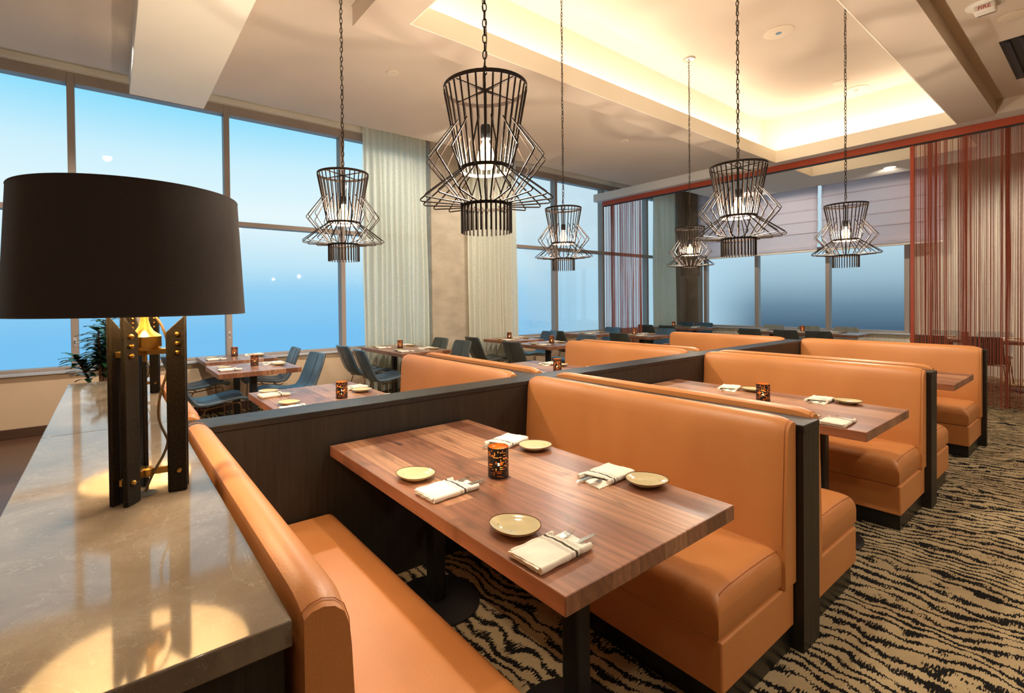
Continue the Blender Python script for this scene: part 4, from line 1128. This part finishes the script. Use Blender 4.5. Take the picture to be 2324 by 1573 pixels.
VP = [((1.215, 1.46), 'on the nearest booth table'), ((3.475, 1.42), 'on the middle aisle-side booth table'), ((5.52, 1.60), 'on the farthest aisle-side booth table, only its rim showing'),
      ((1.326, 3.34), 'on the booth table over the divider nearest the counter'), ((3.47, 3.26), 'on the booth table over the divider at the centre'), ((5.62, 3.42), 'on the hidden booth table farthest down the window side'),
      ((1.265, 5.68), 'on the near two-seat window table'), ((1.29, 6.88), 'on the two-seat table by the window ledge'), ((3.43, 6.36), 'on the four-seat table by the first curtain'),
      ((5.71, 6.52), 'on the square table by the second curtain'), ((5.62, 5.40), 'on the nearer square table beyond the booths'),
      ((8.12, 5.62), 'on the table before the narrow string curtain'), ((11.20, 6.62), 'on the corner table'), ((11.06, 3.79), 'on the long table under the far window'), ((10.85, 1.47), 'behind the wide string curtain')]
for i, ((x, y), w) in enumerate(VP):
    lb = 'black pierced metal candle holder '+w
    if i == 0: vot.location = (x, y, 0.76); vot['label'] = lb; vot.rotation_euler = (0, 0, 2.2)
    else: dup(vot, (x, y, 0.76), i*0.9, lb)

# ================================================================== PLACE SETTINGS
def make_plate():
    t = thing('side_plate', (0, 0, 0), 'x', 'plate')
    rf = lambda a: 1+0.05*math.cos(2*a)+0.035*math.cos(3*a+0.6)
    MB().lathe([(0.001, 0.006), (0.030, 0.006), (0.045, 0.009), (0.060, 0.0145), (0.072, 0.021), (0.0742, 0.0212), (0.0735, 0.018), (0.060, 0.0105), (0.044, 0.004), (0.042, 0.0), (0.038, 0.0), (0.037, 0.003), (0.001, 0.003)], n=64, rf=rf).build('dish', MT['plate'], t, smooth=True, sharp=75)
    rr = MB(); rr.tube([(0.0735*rf(2*PI*k/72)*math.cos(2*PI*k/72), 0.0735*rf(2*PI*k/72)*math.sin(2*PI*k/72), 0.0213) for k in range(72)], 0.0014, n=6, closed=True)
    rr.build('glazed_rim', MT['rim'], t, smooth=True)
    return t
def make_napkin(v=0):
    """rolled napkin, long axis x, open mouth at +x"""
    t = thing('napkin', (0, 0, 0), 'x', 'napkin')
    rnd = random.Random(20+v)
    def sheet(x0, x1, y0, y1, z0, z1, skew, nx=14, ny=12, lift=0.0):
        top, bot = [], []
        for i in range(nx+1):
            u = i/nx; rt, rb = [], []
            for j in range(ny+1):
                w = -1+2*j/ny
                hw = (y1-y0)/2; yc = (y0+y1)/2
                y = yc+hw*w
                x = x0+(x1-x0)*u+skew*w*(0.4+0.6*u)
                h = (1-abs(w)**5)
                e = 1-abs(2*u-1)**14
                wv = 0.0012*math.sin(u*9+w*3+v)+0.0008*math.sin(w*11+u*4)
                zt = z0+(z1-z0)*(0.25+0.75*h*(0.55+0.45*e))+wv*h+lift*u
                rt.append((x, y, zt)); rb.append((x, y, z0+(z1-z0)*0.02*(1-h)+lift*u*0.9))
            top.append(rt); bot.append(rb)
        mb = MB(); mb.grid(top); mb.grid(bot)
        n = ny+1; k = nx+1
        bd = [(0, j) for j in range(n)]+[(i, n-1) for i in range(1, k)]+[(k-1, j) for j in range(n-2, -1, -1)]+[(i, 0) for i in range(k-2, 0, -1)]
        tv = [top[i][j] for i, j in bd]; bv = [bot[i][j] for i, j in bd]; m = len(bd)
        mb.add(tv+bv, [(i, (i+1) % m, (i+1) % m+m, i+m) for i in range(m)])
        return mb
    a = sheet(-0.098, 0.112, -0.046, 0.056, 0.0, 0.008, 0.010)
    a.build('inner_fold', MT['napkin'], t, smooth=True, sharp=70)
    b = sheet(-0.104, 0.060, -0.058, 0.058, 0.0145, 0.0205, -0.012)
    b.build('outer_fold', MT['napkin'], t, smooth=True, sharp=70)
    # rolled side edges and ragged layers at the closed end
    c = MB()
    for y, x0, x1 in ((-0.056, -0.103, 0.098), (0.055, -0.100, 0.066)):
        rows = []
        for i in range(13):
            u = i/12; x = x0+(x1-x0)*u; r = 0.0095+0.001*math.sin(i*1.3+v)
            rows.append([(x+0.012*(-y/0.056)*0.0, y+r*0.75*math.cos(q), 0.0102+r*math.sin(q)) for q in [2*PI*j/12 for j in range(12)]])
        c.grid(rows, closed_u=True); c.add(rows[0], [tuple(range(12))]); c.add(rows[-1], [tuple(range(12))])
    c.build('side_roll', MT['napkin'], t, smooth=True, sharp=60)
    d = MB()
    for k in range(3):
        rows = []
        for i in range(15):
            w = -1+2*i/14; x = -0.104-0.002*k+0.0012*math.sin(i*1.3+k*2+v)
            rows.append([(x, 0.054*w, 0.004+0.0052*k+q[1]) if q[0] else (x+0.03, 0.054*w, 0.004+0.0052*k+q[1]) for q in ((0, -0.0014), (1, -0.0010), (1, 0.0010), (0, 0.0014))])
        d.grid(rows, closed_u=True)
    d.build('layered_edge', MT['napkin'], t, smooth=True, sharp=50)
    return t
def make_fork():
    t = thing('fork', (0, 0, 0), 'x', 'fork', 'forks rolled in the napkins')
    m = MB(); z = 0.0
    m.prism([(-0.06, -0.004), (0.045, -0.0028), (0.055, -0.008), (0.070, -0.0105), (0.074, -0.0105), (0.074, 0.0105), (0.070, 0.0105), (0.055, 0.008), (0.045, 0.0028), (-0.06, 0.004)], 'Z', -0.0009, 0.0009)
    m.build('handle', MT['steel'], t, bevel=0.0005)
    for k in range(4):
        y = -0.009+k*0.006
        MB().tube([(0.073, y, 0.0), (0.095, y, -0.0012), (0.110, y, 0.0005), (0.120, y*0.97, 0.004)], [0.0013, 0.0012, 0.0010, 0.0005], n=6).build('tine', MT['steel'], t, smooth=True)
    return t
def make_knife():
    t = thing('knife', (0, 0, 0), 'x', 'knife', 'knives rolled in the napkins')
    MB().prism([(-0.06, -0.0045), (0.045, -0.0045), (0.05, -0.009), (0.12, -0.010), (0.135, -0.004), (0.138, 0.003), (0.05, 0.005), (-0.06, 0.0045)], 'Z', -0.0008, 0.0008).build('blade', MT['steel'], t, bevel=0.0005)
    return t
plate0, nap0, nap1, fork0, knife0 = make_plate(), make_napkin(0), make_napkin(1), make_fork(), make_knife()
_u2 = []
def place(src, loc, rz, label, group):
    if src not in _u2:
        _u2.append(src); src.location = loc; src.rotation_euler = (0, 0, rz); src['label'] = label; src['group'] = group; return src
    return dup(src, loc, rz, label, group)
def setting(nx, ny, rz, px, py, where, which, cutlery=True):
    nm = '%s, %s' % (where, which)
    place(nap0 if (int(nx*10) % 2) else nap1, (nx, ny, 0.7605), rz, 'white striped napkin on '+nm, 'white striped napkin rolls')
    place(plate0, (px, py, 0.7603), rz+1.1+nx, 'speckled cream side plate on '+nm, 'speckled cream side plates')
    if cutlery:
        c, s = math.cos(rz), math.sin(rz)
        def L_(a, b): return (nx+a*c-b*s, ny+a*s+b*c)
        x, y = L_(0.018, 0.012); place(fork0, (x, y, 0.7725), rz+0.20, 'steel fork on '+nm, 'forks rolled in the napkins')
        x, y = L_(0.022, -0.018); place(knife0, (x, y, 0.7722), rz-0.03, 'steel knife on '+nm, 'knives rolled in the napkins')
PI_ = PI
def booth_set(cx, cy, where, full=True):
    dx, dy = cx-1.247, cy-1.517
    def A(n, p, rz, which): setting(n[0]+dx, n[1]+dy, rz, p[0]+dx, p[1]+dy, where, which)
    A((0.955, 0.925), (0.962, 1.080), 0.03, 'counter side near corner')
    A((0.972, 1.455), (0.946, 1.640), 0.06, 'counter side far corner')
    A((1.532, 1.190), (1.590, 1.052), PI+0.05, 'opposite side near corner')
    A((1.522, 1.768), (1.570, 1.620), PI+0.25, 'opposite side far corner')
booth_set(1.247, 1.517, 'the nearest booth table')
booth_set(3.475, 1.517, 'the middle aisle booth table')
# farthest aisle booth table: one napkin shows
setting(5.34, 0.98, 0.05, 5.33, 1.14, 'the farthest aisle booth table', 'aisle end')
# window-side booths (settings turned towards the window)
def wset(cx, cy, where, cut):
    setting(cx-0.285, cy+0.50, 0.04, cx-0.29, cy+0.64, where, 'left side, window end', cut)
    setting(cx-0.285, cy-0.06, 0.04, cx-0.29, cy+0.12, where, 'left side, divider end', cut)
    setting(cx+0.285, cy+0.40, PI+0.08, cx+0.29, cy+0.24, where, 'right side, window end', cut)
    setting(cx+0.285, cy-0.12, PI+0.12, cx+0.29, cy-0.28, where, 'right side, divider end', cut)
wset(1.25, 3.24, 'the window-side booth table by the counter', True)
wset(3.46, 3.24, 'the central window-side booth table', True)
# loose tables
def two(k, x, y, where, cut=False):
    setting(x-0.25, y-0.15, 0.02, x-0.28, y+0.02, where, 'left side', cut)
    setting(x+0.24, y+0.12, PI+0.05, x+0.26, y-0.05, where, 'right side', cut)
two('A', 1.23, 5.60, 'the near two-seat window table', True)
two('B', 1.28, 6.72, 'the two-seat table at the window ledge', True)
def four(x, y, where, d=0.34):
    setting(x-0.22, y-d-0.10, 0.0, x-0.24, y-d+0.06, where, 'left side, near place', False)
    setting(x-0.22, y+d-0.10, 0.0, x-0.24, y+d+0.06, where, 'left side, far place', False)
    setting(x+0.22, y-d+0.10, PI, x+0.25, y-d-0.06, where, 'right side, near place', False)
    setting(x+0.22, y+d+0.08, PI, x+0.25, y+d-0.08, where, 'right side, far place', False)
four(3.45, 6.26, 'the four-seat table by first curtain')
two('F', 5.74, 6.44, 'the square table by the second curtain')
two('G', 5.52, 5.38, 'the nearer square table beyond booths')
two('H', 7.88, 6.44, 'the window table left of narrow strings')
two('I', 8.12, 5.45, 'the table before narrow strings')
four(11.05, 6.30, 'the corner table', 0.32)
for nm, yy in (('left', 4.45), ('middle', 3.80), ('right', 3.22)):
    setting(10.84, yy-0.06, 0.0, 10.84, yy+0.10, 'the long far table, near side', nm+' place', False)
    setting(11.22, yy+0.10, PI, 11.22, yy-0.06, 'the long far table, window side', nm+' place', False)
for nm, yy in (('left', 1.75), ('right', 1.05)):
    setting(10.86, yy-0.06, 0.0, 10.86, yy+0.10, 'the table behind wide strings, near side', nm+' place', False)
    setting(11.24, yy+0.10, PI, 11.24, yy-0.06, 'the table behind wide strings, far side', nm+' place', False)

# ================================================================== PLANTS
def plant(x, y, hh, label, seed, spread=0.26, nst=5, leaf=0.17, pr=0.17, ph=0.42, lw=0.020, f0=0.32):
    rnd = random.Random(seed); t = thing('potted_plant', (x, y, 0), label, 'plant')
    MB().lathe([(pr*0.7, 0.0), (pr*0.78, 0.02), (pr, ph-0.03), (pr*1.04, ph), (pr*0.95, ph), (pr*0.92, ph-0.04)], n=32, cap1=False).build('pot', MT['pot'], t, smooth=True)
    MB().lathe([(pr*0.93, ph-0.05), (0.001, ph-0.04)], n=24, cap0=False).build('soil', MT['soil'], t)
    lm, sm = MB(), MB()
    for k in range(nst):
        a = 2*PI*k/nst+rnd.uniform(-.4, .4); top = Vector((spread*math.cos(a)*rnd.uniform(.4, 1), spread*math.sin(a)*rnd.uniform(.4, 1), hh*rnd.uniform(0.72, 1.0)))
        base = Vector((0.03*math.cos(a), 0.03*math.sin(a), ph-0.05)); mid = (base+top)/2+Vector((-0.02*math.cos(a), -0.02*math.sin(a), 0.05))
        pts = [base, (base+mid)/2, mid, (mid+top)/2+Vector((0, 0, 0.02)), top]
        sm.tube(pts, [0.013, 0.012, 0.010, 0.008, 0.005], n=7)
        nl = 46
        for i in range(nl):
            f = f0+(1-f0)*i/nl; seg = f*4; q = min(int(seg), 3); p = pts[q].lerp(pts[q+1], seg-q)
            an = i*2.4+rnd.uniform(-.3, .3); up = rnd.uniform(0.1, 0.75)
            d = Vector((math.cos(an), math.sin(an), up)).normalized(); sd = d.cross(Vector((0, 0, 1))).normalized(); nn = sd.cross(d)
            L_ = leaf*rnd.uniform(0.7, 1.15); w = lw*rnd.uniform(0.8, 1.2); rows = []
            for s_, ww in ((0.0, 0.15), (0.2, 0.8), (0.45, 1.0), (0.75, 0.65), (1.0, 0.02)):
                c = p+d*(L_*s_)+Vector((0, 0, -0.35*L_*s_*s_))
                rows.append([tuple(c-sd*(w*ww)+nn*0.004), tuple(c), tuple(c+sd*(w*ww)+nn*0.004)])
            lm.grid(rows)
    sm.build('stems', MT['trunk'], t, smooth=True); lm.build('leaves', MT['leaf'], t, smooth=True)
plant(-0.06, 4.80, 1.45, 'dark green leafy potted plant behind the end of the stone counter', 4, nst=6, spread=0.17, leaf=0.15, pr=0.19, ph=0.62, lw=0.027, f0=0.5)
plant(0.24, 6.93, 0.98, 'small leafy plant by the window ledge, seen between the lamp legs', 9, spread=0.10, nst=4, leaf=0.09, pr=0.12, ph=0.5)
